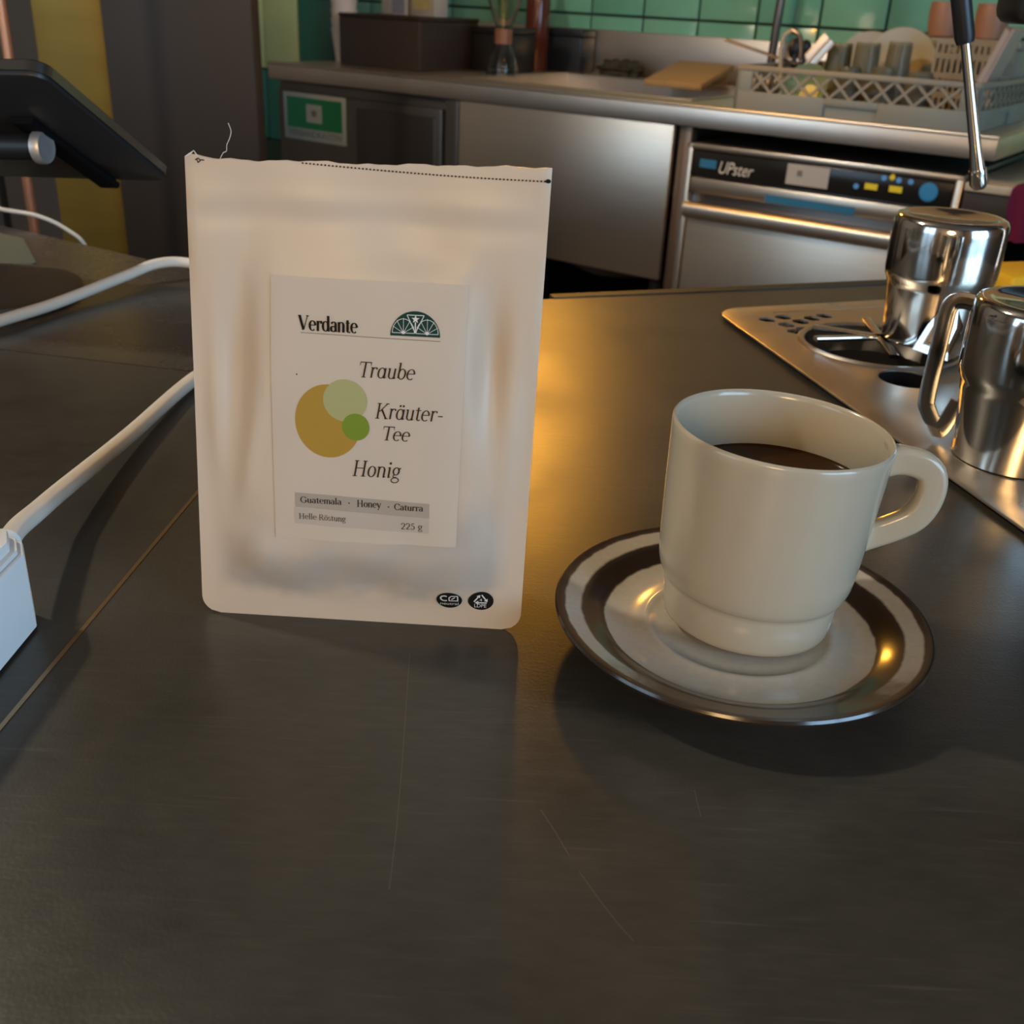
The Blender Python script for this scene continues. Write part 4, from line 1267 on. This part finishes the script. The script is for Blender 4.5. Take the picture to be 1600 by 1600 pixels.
def left_cabinet():
    t = kthing('steel_cabinet', 'dark steel base cabinet carrying the green sign', 'cabinet', .345, .36, FLOOR)
    f = lambda lo, hi: ((lo[0] - .345, lo[1] - .36, lo[2] - FLOOR), (hi[0] - .345, hi[1] - .36, hi[2] - FLOOR))
    rbox(t, 'body', *f((.022, .02, FLOOR + .10), (.685, .70, -.014)), M_DARKSTEEL)
    rbox(t, 'door', *f((.035, .0, FLOOR + .12), (.635, .019, -.040)), M_DARKSTEEL, .004)
    rbox(t, 'door_panel', *f((.34, -.004, FLOOR + .16), (.615, 0, -.062)), mat('dark_panel_face', (.10, .09, .085), .32, .9), .002)
    rbox(t, 'side_post', *f((.645, .004, FLOOR), (.686, .019, -.014)), M_DARKSTEEL, .002)
    for x in (.05, .62):
        rbox(t, 'foot', *f((x, .06, FLOOR), (x + .04, .10, FLOOR + .10)), M_BLACK, .003)
left_cabinet()

def sign():
    t = kthing('first_aid_sign', 'green and white first aid sticker on the dark steel cabinet door', 'sign', .178, -.0005, -.167)
    wd, ht = .242, .126
    rbox(t, 'plate', (-wd / 2, -.0014, 0), (wd / 2, 0, ht), M_SIGNW, .0006)
    rbox(t, 'green_field', (-wd / 2 + .014, -.0020, .032), (wd / 2 - .014, -.0013, ht - .012), M_SIGN, 0)
    rbox(t, 'white_square', (-.030, -.0026, .050), (.030, -.0019, .098), M_SIGNW, 0)
    bm = B(); box(bm, (-.010, -.0032, .067), (.010, -.0025, .083)); obj('mark', bm, M_SIGNR, t, smooth=False)
    bm = fit(sans('VERBANDKASTEN', .03), -wd / 2 + .016, wd / 2 - .018, .010, .027)
    bmesh.ops.transform(bm, matrix=Matrix.Translation((0, -.0018, 0)) @ XZ, verts=bm.verts)
    obj('lettering', bm, mat('sign_text_green', (.10, .17, .12), .5), t, smooth=False)
sign()

def sink_front():
    t = kthing('sink_cabinet', 'stainless sink front panel above open dark pipe space', 'cabinet', 1.0, .3, FLOOR)
    f = lambda lo, hi: ((lo[0] - 1.0, lo[1] - .3, lo[2] - FLOOR), (hi[0] - 1.0, hi[1] - .3, hi[2] - FLOOR))
    rbox(t, 'front_panel', *f((.690, .003, -.365), (1.303, .020, -.013)), M_STEEL, .003)
    for x in (.692, 1.31):
        rbox(t, 'leg', *f((x, .02, FLOOR), (x + .03, .05, -.014)), mat('brown_steel_post', (.20, .14, .10), .4, .8), .002)
    rbox(t, 'back_sheet', *f((.70, .64, FLOOR + .02), (1.30, .66, -.20)), M_BLACKM, 0)
    bm = B(); tube(bm, crom([(-.30, .02, .47), (-.16, .0, .46), (-.02, -.02, .44), (.10, .10, .43), (.14, .2, .40)], 6), .016, 14)
    obj('waste_pipe', bm, mat('grey_pvc', (.10, .09, .08), .5), t)
    bm = B(); tube(bm, [(.12, .05, .69), (.12, .05, .06)], .018, 14)
    obj('trap', bm, mat('grey_pvc', (.10, .09, .08), .5), t)
sink_front()

def dishwasher():
    t = kthing('dishwasher', 'undercounter stainless dishwasher with black control panel', 'dishwasher', 1.643, .3, FLOOR)
    f = lambda lo, hi: ((lo[0] - 1.643, lo[1] - .3, lo[2] - FLOOR), (hi[0] - 1.643, hi[1] - .3, hi[2] - FLOOR))
    rbox(t, 'housing', *f((1.347, .02, FLOOR + .06), (1.942, .60, -.046)), M_DARKSTEEL)
    bm = B()
    for lo, hi in (((1.343, -.002, -.058), (1.946, .02, -.045)), ((1.343, -.002, FLOOR + .06), (1.358, .02, -.045)), ((1.931, -.002, FLOOR + .06), (1.946, .02, -.045))):
        box(bm, *f(lo, hi), .003)
    obj('frame', bm, M_STEEL, t)
    pan = rbox(t, 'control_panel', *f((1.359, -.004, -.112), (1.930, .018, -.060)), M_BLACKGL, .002)
    rbox(t, 'door', *f((1.361, -.004, FLOOR + .08), (1.929, .018, -.205)), M_STEEL, .006)
    rbox(t, 'door_ledge', *f((1.361, -.006, -.150), (1.929, .016, -.116)), M_STEEL, .005)
    bm = B(); tube(bm, [f((1.362, -.016, -.186), (0, 0, 0))[0], f((1.928, -.016, -.186), (0, 0, 0))[0]], 1.0, sect=rrsect(.016, .017, .012, 5))
    obj('door_handle', bm, M_STEEL, t)
    rbox(t, 'blue_strip', *f((1.545, -.0068, -.148), (1.745, -.006, -.132)), M_BLUE, 0)
    def on(name, lo, hi, m, bev=0):
        return rbox(None, name, *f(lo, hi), m, bev, parent=pan)
    on('logo_block', (1.380, -.0046, -.094), (1.420, -.0039, -.076), M_BLUE)
    bm = fit(sans('UPster', .03, .3), 1.428 - 1.643, 1.510 - 1.643, -.102 - FLOOR, -.076 - FLOOR)
    bmesh.ops.transform(bm, matrix=Matrix.Translation((0, -.3047, 0)) @ XZ, verts=bm.verts)
    obj('lettering', bm, M_PANELW, pan, smooth=False)
    on('sticker', (1.585, -.0048, -.104), (1.678, -.0039, -.062), M_STICK)
    on('sticker_mark', (1.608, -.0052, -.086), (1.620, -.0047, -.074), mat('grey_mark', (.16, .16, .15), .5))
    for k, (x, z, m) in enumerate(((1.792, -.067, M_LED), (1.808, -.064, M_YLED), (1.822, -.068, M_LED), (1.846, -.068, M_LED), (1.738, -.090, M_LED))):
        bm = B(); lathe(bm, [(0, .0008), (.0055, .0006), (.0058, -.002), (0, -.002)], 14, M=Matrix.Translation(f((x, -.0041, z), (0, 0, 0))[0]) @ XZ)
        obj('indicator', bm, m, pan)
    on('yellow_button', (1.756, -.0052, -.093), (1.782, -.0039, -.081), M_YLED)
    on('yellow_button', (1.806, -.0052, -.092), (1.832, -.0039, -.080), M_YLED)
    bm = B(); lathe(bm, [(0, .0022), (.017, .0018), (.0185, 0), (.0185, -.002), (0, -.002)], 28, M=Matrix.Translation(f((1.884, -.0045, -.083), (0, 0, 0))[0]) @ XZ)
    obj('start_button', bm, M_BLUEL, pan)
    for x in (1.37, 1.89):
        rbox(t, 'foot', *f((x, .05, FLOOR), (x + .03, .08, FLOOR + .06)), M_BLACK, .002)
dishwasher()

# shelf unit right of the dishwasher
def side_shelf():
    t = kthing('shelf_unit', 'low dark shelf unit with pale top right of the dishwasher', 'shelf', 2.35, .3, FLOOR)
    f = lambda lo, hi: ((lo[0] - 2.35, lo[1] - .3, lo[2] - FLOOR), (hi[0] - 2.35, hi[1] - .3, hi[2] - FLOOR))
    rbox(t, 'shelf_board', *f((1.955, -.03, -.068), (2.75, .60, -.052)), mat('pale_shelf', (.48, .44, .34), .35), .003)
    rbox(t, 'fascia', *f((1.955, -.022, -.145), (2.75, -.004, -.069)), M_WOODD, .002)
    for x in (1.957, 2.72):
        rbox(t, 'side', *f((x, -.02, FLOOR), (x + .03, .60, -.069)), M_BLACKM, .002)
    rbox(t, 'bottom_board', *f((1.99, .0, FLOOR + .08), (2.718, .60, FLOOR + .10)), M_WOODD, .002)
side_shelf()
def pink_cloth():
    bm = B()
    prof = [(0.10, -.050), (.02, -.0495), (-.026, -.0490), (-.0345, -.056), (-.0375, -.080), (-.036, -.115), (-.040, -.150)]
    n = 14; g = []
    for i in range(n + 1):
        u = 2.045 + .11 * i / n
        g.append([bm.verts.new((u + .004 * math.sin(j * 1.3), v - .004 * math.sin(i * 1.7 + j * .4) * (j > 3), z + .0016 + .0012 * abs(math.sin(i * 1.1 + j)))) for j, (v, z) in enumerate(prof)])
    for i in range(n):
        for j in range(len(prof) - 1):
            bm.faces.new((g[i][j], g[i + 1][j], g[i + 1][j + 1], g[i][j + 1]))
    r = bmesh.ops.solidify(bm, geom=list(bm.faces), thickness=.0015)
    bmesh.ops.recalc_face_normals(bm, faces=bm.faces)
    tag(obj('cleaning_cloth', bm, M_PINK, None, loc=KO, rot=(0, 0, KA)), 'pink cloth hanging over the shelf at the right edge', 'cloth')
pink_cloth()
def sponge():
    bm = B(); box(bm, (-.045, -.03, 0), (.045, .03, .018), .004, seg=3)
    o = obj('sponge', bm, M_YELLOW, None, loc=(.475, 1.005, .0045), rot=(0, 0, math.radians(20)))
    tag(o, 'yellow sponge behind the steel pitchers at the right edge', 'sponge')
sponge()

# ------------------------------------------------------------------ things on the worktop
def on_top(name, label, cat, u, v, group=None, rz=0.0, z=TOPZ + .0004):
    return kthing(name, label, cat, u, v, z, group, rz)

def worktop_left():
    t = on_top('paper_cup_stack', 'tall stack of white paper cups at the left end of the worktop', 'paper cups', .062, .25)
    for k in range(9):
        bm = B(); z = k * .026
        lathe(bm, [(0, z + .002), (.027, z), (.0275, z + .001), (.0385, z + .088), (.0400, z + .0885), (.0400, z + .0915), (.0380, z + .0915), (.0270, z + .003), (0, z + .003)], 28)
        obj('cup', bm, M_PAPERCUP, t)
    t = on_top('wooden_box', 'dark wooden box on the worktop with cartons on top', 'box', .262, .31)
    a, b, h = .150, .135, .126
    rbox(t, 'front_board', (-a, -b, 0), (a, -b + .012, h), M_WOODB)
    rbox(t, 'back_board', (-a, b - .012, 0), (a, b, h), M_WOODD)
    rbox(t, 'side_board', (-a, -b + .0121, 0), (-a + .012, b - .0121, h), M_WOODD)
    rbox(t, 'side_board', (a - .012, -b + .0121, 0), (a, b - .0121, h), M_WOODD)
    rbox(t, 'lid', (-a - .002, -b - .002, h + .0003), (a + .002, b + .002, h + .010), M_WOODD)
    zt = TOPZ + .0004 + h + .0108
    t = kthing('carton', 'white carton with blue print on the wooden box', 'carton', .237, .30, zt)
    rbox(t, 'box', (-.046, -.03, 0), (.046, .03, .15), M_CARTON, .002)
    rbox(t, 'print', (-.006, -.0306, .004), (.040, -.0299, .11), M_CARTONP, 0)
    t = kthing('carton', 'white carton with yellow print on the wooden box', 'carton', .343, .30, zt)
    rbox(t, 'box', (-.045, -.03, 0), (.045, .03, .14), M_CARTON, .002)
    rbox(t, 'print', (-.034, -.0306, .018), (.030, -.0299, .10), M_CARTONY, 0)
    t = on_top('bottle', 'brown glass bottle standing behind the dark wooden box', 'bottle', .500, .62)
    bm = B(); lathe(bm, [(0, .001), (.034, 0), (.036, .003), (.036, .19), (.030, .215), (.014, .24), (.013, .28), (.015, .281), (.015, .29), (0, .29)], 32); obj('glass_body', bm, M_BROWNGL, t)
    bm = B(); lathe(bm, [(.0155, .284), (.0165, .284), (.0165, .305), (0, .305)], 24); obj('cap', bm, M_BLACK, t)
    t = on_top('tool_box', 'black box against the steel backsplash left of the sink', 'box', .530, .705)
    rbox(t, 'body', (-.085, -.04, 0), (.10, .04, .098), M_NAVY, .004)
    rbox(t, 'lid', (-.087, -.042, .0985), (.102, .042, .120), M_NAVY, .004)
    t = on_top('black_crate', 'black lidded crate beside the dark wooden box', 'crate', .475, .46)
    rbox(t, 'body', (-.055, -.06, 0), (.075, .08, .10), M_BLACK, .004)
    rbox(t, 'lid', (-.057, -.062, .1003), (.077, .082, .118), M_BLACK, .004)
    # glass vessel with a copper-coloured neck
    t = on_top('glass_brewer', 'clear glass coffee brewer on the worktop beside the black crate', 'coffee brewer', .585, .33)
    bm = B(); lathe(bm, [(0, .001), (.042, .0), (.046, .004), (.046, .012), (.036, .050), (.017, .088), (.015, .098), (.017, .108), (.046, .19), (.047, .20), (.0455, .20), (.0155, .108), (.0135, .098), (.0155, .088), (.0345, .050), (.0445, .012), (.042, .003), (0, .003)], 40)
    obj('glass_body', bm, M_GLASS, t)
    bm = B(); lathe(bm, [(.0175, .082), (.024, .080), (.025, .118), (.0195, .116)], 24); obj('collar', bm, mat('copper_collar', (.20, .09, .05), .4), t)
    t = on_top('wet_cloth', 'dark crumpled cloth by the left corner of the sink', 'cloth', .725, .685)
    bm = B(); bmesh.ops.create_icosphere(bm, subdivisions=4, radius=.05)
    for v in bm.verts:
        p = v.co.copy()
        k = 1 + .25 * math.sin(p.x * 130 + p.y * 60) * math.sin(p.y * 150 + 1) + .12 * math.sin(p.z * 200)
        v.co = Vector((p.x * 1.3 * k + .035, p.y * .9 * k, max(0, p.z * .55 * k + .018)))
    obj('folds', bm, M_CLOTHD, t)
    # board over the sink corner
    t = kthing('cutting_board', 'tan wooden board leaning across the back of the sink', 'cutting board', 1.055, .55, TOPZ + .004)
    bm = B(); box(bm, (-.085, -.10, -.008), (.085, .10, .008), .003, M=Matrix.Translation((0, 0, .026)) @ Matrix.Rotation(math.radians(13), 4, 'X'))
    obj('board', bm, M_KRAFT, t)
    bm = B(); box(bm, (-.07, .085, 0), (.07, .098, .045), .002); obj('support_batten', bm, M_KRAFT, t)
    # pre-rinse tap
    t = on_top('sink_tap', 'tall dark sink tap rising beside the dish rack', 'tap', 1.232, .675)
    bm = B(); lathe(bm, [(0, 0), (.024, 0), (.025, .004), (.018, .012), (.014, .03), (.014, .05), (0, .05)], 24); obj('base', bm, M_DARKSTEEL, t)
    bm = B(); tube(bm, crom([(0, 0, .045), (.003, -.005, .16), (.010, -.012, .32), (.012, -.05, .42), (.010, -.14, .44), (.008, -.19, .38)], 8), .0115, 16); obj('spout_pipe', bm, M_DARKSTEEL, t)
    bm = B(); tube(bm, [(.012, 0, .035), (.06, -.02, .055)], .006, 10); obj('lever', bm, M_DARKSTEEL, t)
worktop_left()

# ------------------------------------------------------------------ dish rack and dishes
RU0, RU1, RV0, RV1, RZ1 = 1.435, 1.937, .012, .50, .122
def dish_rack():
    z0 = TOPZ + .0006
    t = kthing('dish_rack', 'grey plastic dishwasher rack with lattice sides full of dishes', 'dish rack', RU0, RV0, z0)
    W, D, Hh = RU1 - RU0, RV1 - RV0, RZ1 - z0
    th = .007
    zb = .040               # top of the solid band
    # the four sides: band, top rail, corner posts, lattice bars
    def side(name, L, M, hole):
        bm = B()
        if hole:
            h0, h1 = hole
            box(bm, (0, 0, 0), (h0, th, zb), .001, M); box(bm, (h1, 0, 0), (L, th, zb), .001, M)
            box(bm, (h0, 0, .026), (h1, th, zb), .001, M); box(bm, (h0, th * .9, 0), (h1, th + .006, .026), 0, M)
        else:
            box(bm, (0, 0, 0), (L, th, zb), .001, M)
        s = obj(name, bm, M_RACK, t)
        bm = B(); box(bm, (0, -.002, Hh - .011), (L, th, Hh), .002, M); obj('top_rail', bm, M_RACK2, s)
        for x in (0, L - .035):
            bm = B(); box(bm, (x, 0, zb - .001), (x + .035, th, Hh - .010), .001, M); obj('corner_post', bm, M_RACK, s)
        n = 10; x0, x1 = .035, L - .035; st = (x1 - x0) / n
        for k in range(n):
            for d in (0, 1):
                a = (x0 + k * st, zb) if d == 0 else (x0 + (k + 1) * st, zb)
                b = (x0 + (k + 1) * st, Hh - .010) if d == 0 else (x0 + k * st, Hh - .010)
                bm = B()
                tube(bm, [M @ Vector((a[0], .003 + .001 * d, a[1])), M @ Vector((b[0], .003 + .001 * d, b[1]))], 1.0, sect=[(.0026, .002), (-.0026, .002), (-.0026, -.002), (.0026, -.002)], up=tuple(M.to_3x3() @ Vector((0, 1, 0))))
                obj('lattice_bar', bm, M_RACK2, s)
    side('front_side', W, Matrix.Identity(4), (.200, .312))
    side('right_side', D, Matrix.Translation((W, 0, 0)) @ Matrix.Rotation(PI / 2, 4, 'Z'), (.19, .30))
    side('left_side', D, Matrix.Translation((0, D, 0)) @ Matrix.Rotation(-PI / 2, 4, 'Z'), None)
    side('back_side', W, Matrix.Translation((W, D, 0)) @ Matrix.Rotation(PI, 4, 'Z'), None)
    bm = B()
    for k in range(9):
        x = th + (W - 2 * th) * (k + .5) / 9; box(bm, (x - .004, th, .004), (x + .004, D - th, .010))
    for k in range(9):
        y = th + (D - 2 * th) * (k + .5) / 9; box(bm, (th, y - .004, .004), (W - th, y + .004, .010))
    obj('floor_grid', bm, M_RACK, t, smooth=False)
dish_rack()
RZ = TOPZ + .0006 + .0104
def dishes():
    # plates standing on edge
    def plate(u, v, r, tilt, label, m=M_PLATE, turn=0.0):
        t = kthing('plate', label, 'plate', u, v, RZ, rz=turn)
        bm = B()
        Mx = Matrix.Translation((0, 0, r + .001)) @ Matrix.Rotation(math.radians(90 - tilt), 4, 'X')
        lathe(bm, [(0, .004), (r * .55, .004), (r * .68, .007), (r * .98, .014), (r, .0155), (r * .985, .017), (r * .66, .0105), (r * .52, .0075), (0, .0075)], 48, M=Mx)
        lo = min(v_.co.z for v_ in bm.verts)
        for v_ in bm.verts: v_.co.z -= lo
        obj('dish', bm, m, t)
    plate(1.692, .285, .086, 12, 'pale round plate standing upright in the middle of the dish rack')
    plate(1.585, .40, .080, 14, 'smaller pale plate standing behind the round plate in the rack')
    # mint bowl on its side at the front
    t = kthing('bowl', 'mint green bowl tipped against the front lattice of the rack', 'bowl', 1.570, .095, RZ)
    bm = B(); lathe(bm, [(0, 0), (.022, 0), (.024, .003), (.040, .018), (.050, .042), (.0485, .043), (.037, .020), (.020, .006), (0, .005)], 40, M=Matrix.Rotation(math.radians(62), 4, 'X'))
    lo = min(v_.co.z for v_ in bm.verts)
    for v_ in bm.verts: v_.co.z -= lo
    obj('shell', bm, M_MINT, t)
    # drinking glasses upside down
    spots = [(1.655, .075, .030, .090, 'front'), (1.728, .072, .031, .095, ''), (1.800, .078, .031, .090, ''), (1.585, .20, .032, .130, ''), (1.650, .185, .032, .135, ''), (1.715, .195, .030, .140, '')]
    labs = ['short clear glass just right of the mint bowl behind the rack lattice', 'second short clear glass behind the front lattice, counting from the mint bowl',
            'short clear glass in front of the slotted cutlery basket', 'tall clear glass behind the mint bowl, next to the steel spatula', 'tall clear glass in the second row between two other tall glasses', 'tall clear glass in front of the upright round plate']
    for (u, v, r, h, _), lb in zip(spots, labs):
        t = kthing('drinking_glass', lb, 'glass', u, v, RZ, group='glasses in the dish rack')
        bm = B(); lathe(bm, [(r, 0), (r * 1.0, .001), (r * .80, h - .004), (r * .76, h), (0, h), (0, h - .006), (r * .74, h - .007), (r * .95, .001), (r * .97, 0), (r, 0)], 28)
        obj('tumbler', bm, M_GLASSM, t)
    # small orange-tinted cup at the front
    t = kthing('espresso_cup', 'small orange espresso cup lying behind the front lattice', 'cup', 1.690, .125, RZ)
    bm = B(); lathe(bm, [(.026, 0), (.027, .001), (.019, .045), (.017, .047), (0, .047), (0, .044), (.016, .043), (.0245, .001), (.026, 0)], 28); obj('bowl', bm, M_TERRA, t)
    bm = B(); tube(bm, crom([(.022, 0, .012), (.034, 0, .016), (.035, 0, .028), (.021, 0, .034)], 5), .003, 10); obj('handle', bm, M_TERRA, t)
    # slotted cutlery basket
    t = kthing('cutlery_basket', 'beige slotted cutlery basket standing in the dish rack', 'basket', 1.853, .262, RZ)
    a, b, h = .070, .050, .150
    for nm, L, M in (('front_wall', 2 * a, Matrix.Translation((-a, -b, 0))), ('back_wall', 2 * a, Matrix.Translation((-a, b - .004, 0))),
                     ('side_wall', 2 * b - .0084, Matrix.Translation((-a + .004, -b + .0042, 0)) @ Matrix.Rotation(PI / 2, 4, 'Z')), ('side_wall', 2 * b - .0084, Matrix.Translation((a, -b + .0042, 0)) @ Matrix.Rotation(PI / 2, 4, 'Z'))):
        bm = B()
        for k in range(5):
            z = h * k / 4 - (.010 if k == 4 else 0); box(bm, (0, 0, z), (L, .004, z + .012), .0006, M)
        n = int(L / .0125)
        for k in range(n + 1):
            x = (L - .006) * k / n
            box(bm, (x, .0003, .002), (x + .006, .0037, h - .002), 0, M)
        obj(nm, bm, M_RACK2, t, smooth=False)
    rbox(t, 'bottom', (-a, -b, 0), (a, b, .004), M_RACK2, 0)
    # crate behind carrying the terracotta mugs
    t = kthing('crate', 'grey plastic crate behind the cutlery basket under the terracotta mugs', 'crate', 1.800, .405, RZ)
    rbox(t, 'body', (-.115, -.062, 0), (.12, .062, .135), M_RACK, .004)
    rbox(t, 'rim', (-.118, -.065, .1353), (.123, .065, .150), M_RACK, .003)
    for k, (u, lb) in enumerate(((1.738, 'terracotta mug standing left on the grey crate, behind the plate'), (1.838, 'terracotta mug standing right on the grey crate, by the black-gripped steam wand'))):
        t = kthing('mug', lb, 'mug', u, .405, RZ + .1506, group='terracotta mugs on the crate')
        bm = B(); lathe(bm, [(0, .001), (.026, 0), (.030, .003), (.034, .020), (.036, .050), (.0345, .070), (.033, .071), (.032, .068), (.033, .050), (.031, .020), (.027, .006), (0, .005)], 36); obj('bowl', bm, M_TERRA, t)
        bm = B(); tube(bm, crom([(.0, .034, .058), (.0, .050, .056), (.0, .052, .030), (.0, .032, .018)], 6), .005, 10); obj('handle', bm, M_TERRA, t)
    # white tray on edge at the right
    t = kthing('serving_tray', 'pale tray tilted on edge at the right end of the dish rack', 'tray', 1.895, .175, RZ)
    bm = B()
    M = Matrix.Rotation(math.radians(18), 4, 'Y') @ Matrix.Rotation(0.0, 4, 'X')
    box(bm, (-.004, -.075, 0), (.002, .025, .185), .002, M)
    for lo, hi in (((-.016, -.075, .0), (-.004, -.069, .185)), ((-.016, .019, .0), (-.004, .025, .185)), ((-.016, -.075, .179), (-.004, .025, .185)), ((-.016, -.075, 0), (-.004, .025, .006))):
        box(bm, lo, hi, .001, M)
    lo = min(v_.co.z for v_ in bm.verts)
    for v_ in bm.verts: v_.co.z -= lo
    obj('panel', bm, mat('pale_tray', (.36, .29, .25), .4), t, smooth=False)
    # utensils at the left
    def utensil(name, lab, p, q, r, head, m=M_STEELH):
        P_, Q_ = Vector(p), Vector(q)
        t = thing(name, lab, 'utensil', K(*p), 0)
        a = K(*p); d = K(*q) - a
        bm = B(); tube(bm, [Vector((0, 0, 0)), d], r, 10); obj('shaft', bm, m, t)
        if head == 'spatula':
            bm = B(); tube(bm, [d * .62, d * .66, d], [.3, 1, 1], sect=rrsect(.017, .0014, .001, 2), up=tuple(KV)); obj('blade', bm, m, t)
        elif head == 'spoon':
            bm = B(); bmesh.ops.create_icosphere(bm, subdivisions=3, radius=.016)
            for v_ in bm.verts: v_.co = Vector((v_.co.x, v_.co.y * .5, v_.co.z * 1.4)) + d
            obj('head', bm, m, t)
    utensil('spatula', 'steel spatula leaning to the right out of the rack left end', (1.475, .135, RZ + .006), (1.575, .15, .180), .004, 'spatula')
    utensil('spoon', 'dark spoon handle sticking out over the rack left corner', (1.51, .235, .113), (1.315, .19, .163), .0035, None, M_DARKSTEEL)
    utensil('ladle', 'dark ladle standing in the rack left end beside the tap', (1.472, .24, RZ + .006), (1.462, .25, .152), .006, 'spoon', M_BLACK)
    utensil('spoon', 'dark spoon between the ladle and the steel spatula in the rack', (1.49, .26, RZ + .006), (1.478, .27, .150), .006, 'spoon', M_BLACK)
    t = kthing('strainer', 'pale curved strainer rim hooked over the rack left end', 'strainer', 1.462, .20, RZ)
    bm = B(); tube(bm, crom([(.010, 0, .004), (-.004, 0, .05), (-.012, 0, .10), (-.010, 0, .135), (.006, 0, .150)], 6), .0055, 10); obj('rim', bm, M_PLATE, t)
    bm = B(); tube(bm, crom([(.010, 0, .004), (.030, 0, .05), (.034, 0, .10), (.026, 0, .138), (.006, 0, .150)], 6), .0055, 10); obj('frame', bm, M_DARKSTEEL, t)
dishes()

# ------------------------------------------------------------------ steam wand and machine head
def steam():
    t = thing('espresso_machine', 'black espresso machine head with steam wand hanging at the top right', 'espresso machine', (.47, .95, .005))
    o = Vector((.47, .95, .005))
    tip, gb = Vector((.3272, .80, .1199)), Vector((.2944, .80, .2162))
    d = (gb - tip).normalized()
    bm = B(); tube(bm, [tip + d * .004 - o, tip + d * .012 - o, tip + d * .030 - o, gb + d * .004 - o], [.0058, .0055, .0042, .0033], 18)
    obj('wand_tube', bm, M_CHROME, t)
    bm = B(); tube(bm, [tip - o, tip + d * .004 - o, tip + d * .014 - o], [.0040, .0066, .0062], 18)
    obj('wand_tip', bm, M_CHROME, t)
    bm = B(); tube(bm, [gb - d * .001 - o, gb + d * .003 - o, gb + d * .075 - o, gb + d * .080 - o], [.0058, .0068, .0068, .0058], 18)
    obj('wand_grip', bm, M_BLACK, t)
    top = gb + d * .075
    bm = B(); tube(bm, crom([tuple(top - o), tuple(top + d * .05 - o), (.31 - o.x, .83 - o.y, .365), (.36 - o.x, .86 - o.y, .37)], 6), .0045, 14)
    obj('wand_arm', bm, M_CHROME, t)
    bm = B(); box(bm, (-.128, -.11, .2235), (.25, -.06, .42), .010, seg=3)
    for v in bm.verts: pass
    obj('head', bm, M_BLACK, t)
    bm = B(); lathe(bm, [(0, 0), (.034, 0), (.036, .004), (.030, .02), (.030, .23), (0, .23)], 32, M=Matrix.Translation((.16, -.085, 0))); obj('column', bm, M_CHROME, t)
steam()

# ------------------------------------------------------------------ lamps
def pendant(name, label, loc, col, strength, r):
    t = thing(name, label, 'lamp', loc)
    m = mat('bulb_' + name + str(round(loc[0], 2)), col, .4, emit=col, estr=strength)
    bm = B(); prof = [(0, -r)]
    for k in range(1, 12):
        a = -PI / 2 + PI * .86 * k / 11
        prof.append((r * math.cos(a), r * math.sin(a)))
    lathe(bm, prof, 24)
    obj('bulb', bm, m, t)
    bm = B(); lathe(bm, [(r * .46, r * .92), (r * .55, r * .92), (r * .55, r * 2.2), (r * .2, r * 2.5), (0, r * 2.5)], 20)
    obj('socket', bm, M_BLACK, t)
    bm = B(); tube(bm, [(0, 0, r * 2.4), (0, 0, CEIL - loc[2])], .003, 8)
    obj('flex', bm, M_BLACK, t)
pendant('pendant_lamp', 'warm bare bulb pendant above the floor between bar and worktop', (.03, 2.17, .66), (1.0, .44, .05), 115, .055)
pendant('pendant_lamp', 'pale bare bulb pendant hanging high to the left of the bar', (-1.30, .85, 1.45), (1.0, .87, .68), 640, .055)
pendant('fill_globe', 'added unseen warm globe light filling the bag front from the customer side', (-.35, -1.35, .62), (1.0, .63, .28), 21, .26)  # warm fill added low behind the camera to light the bag front
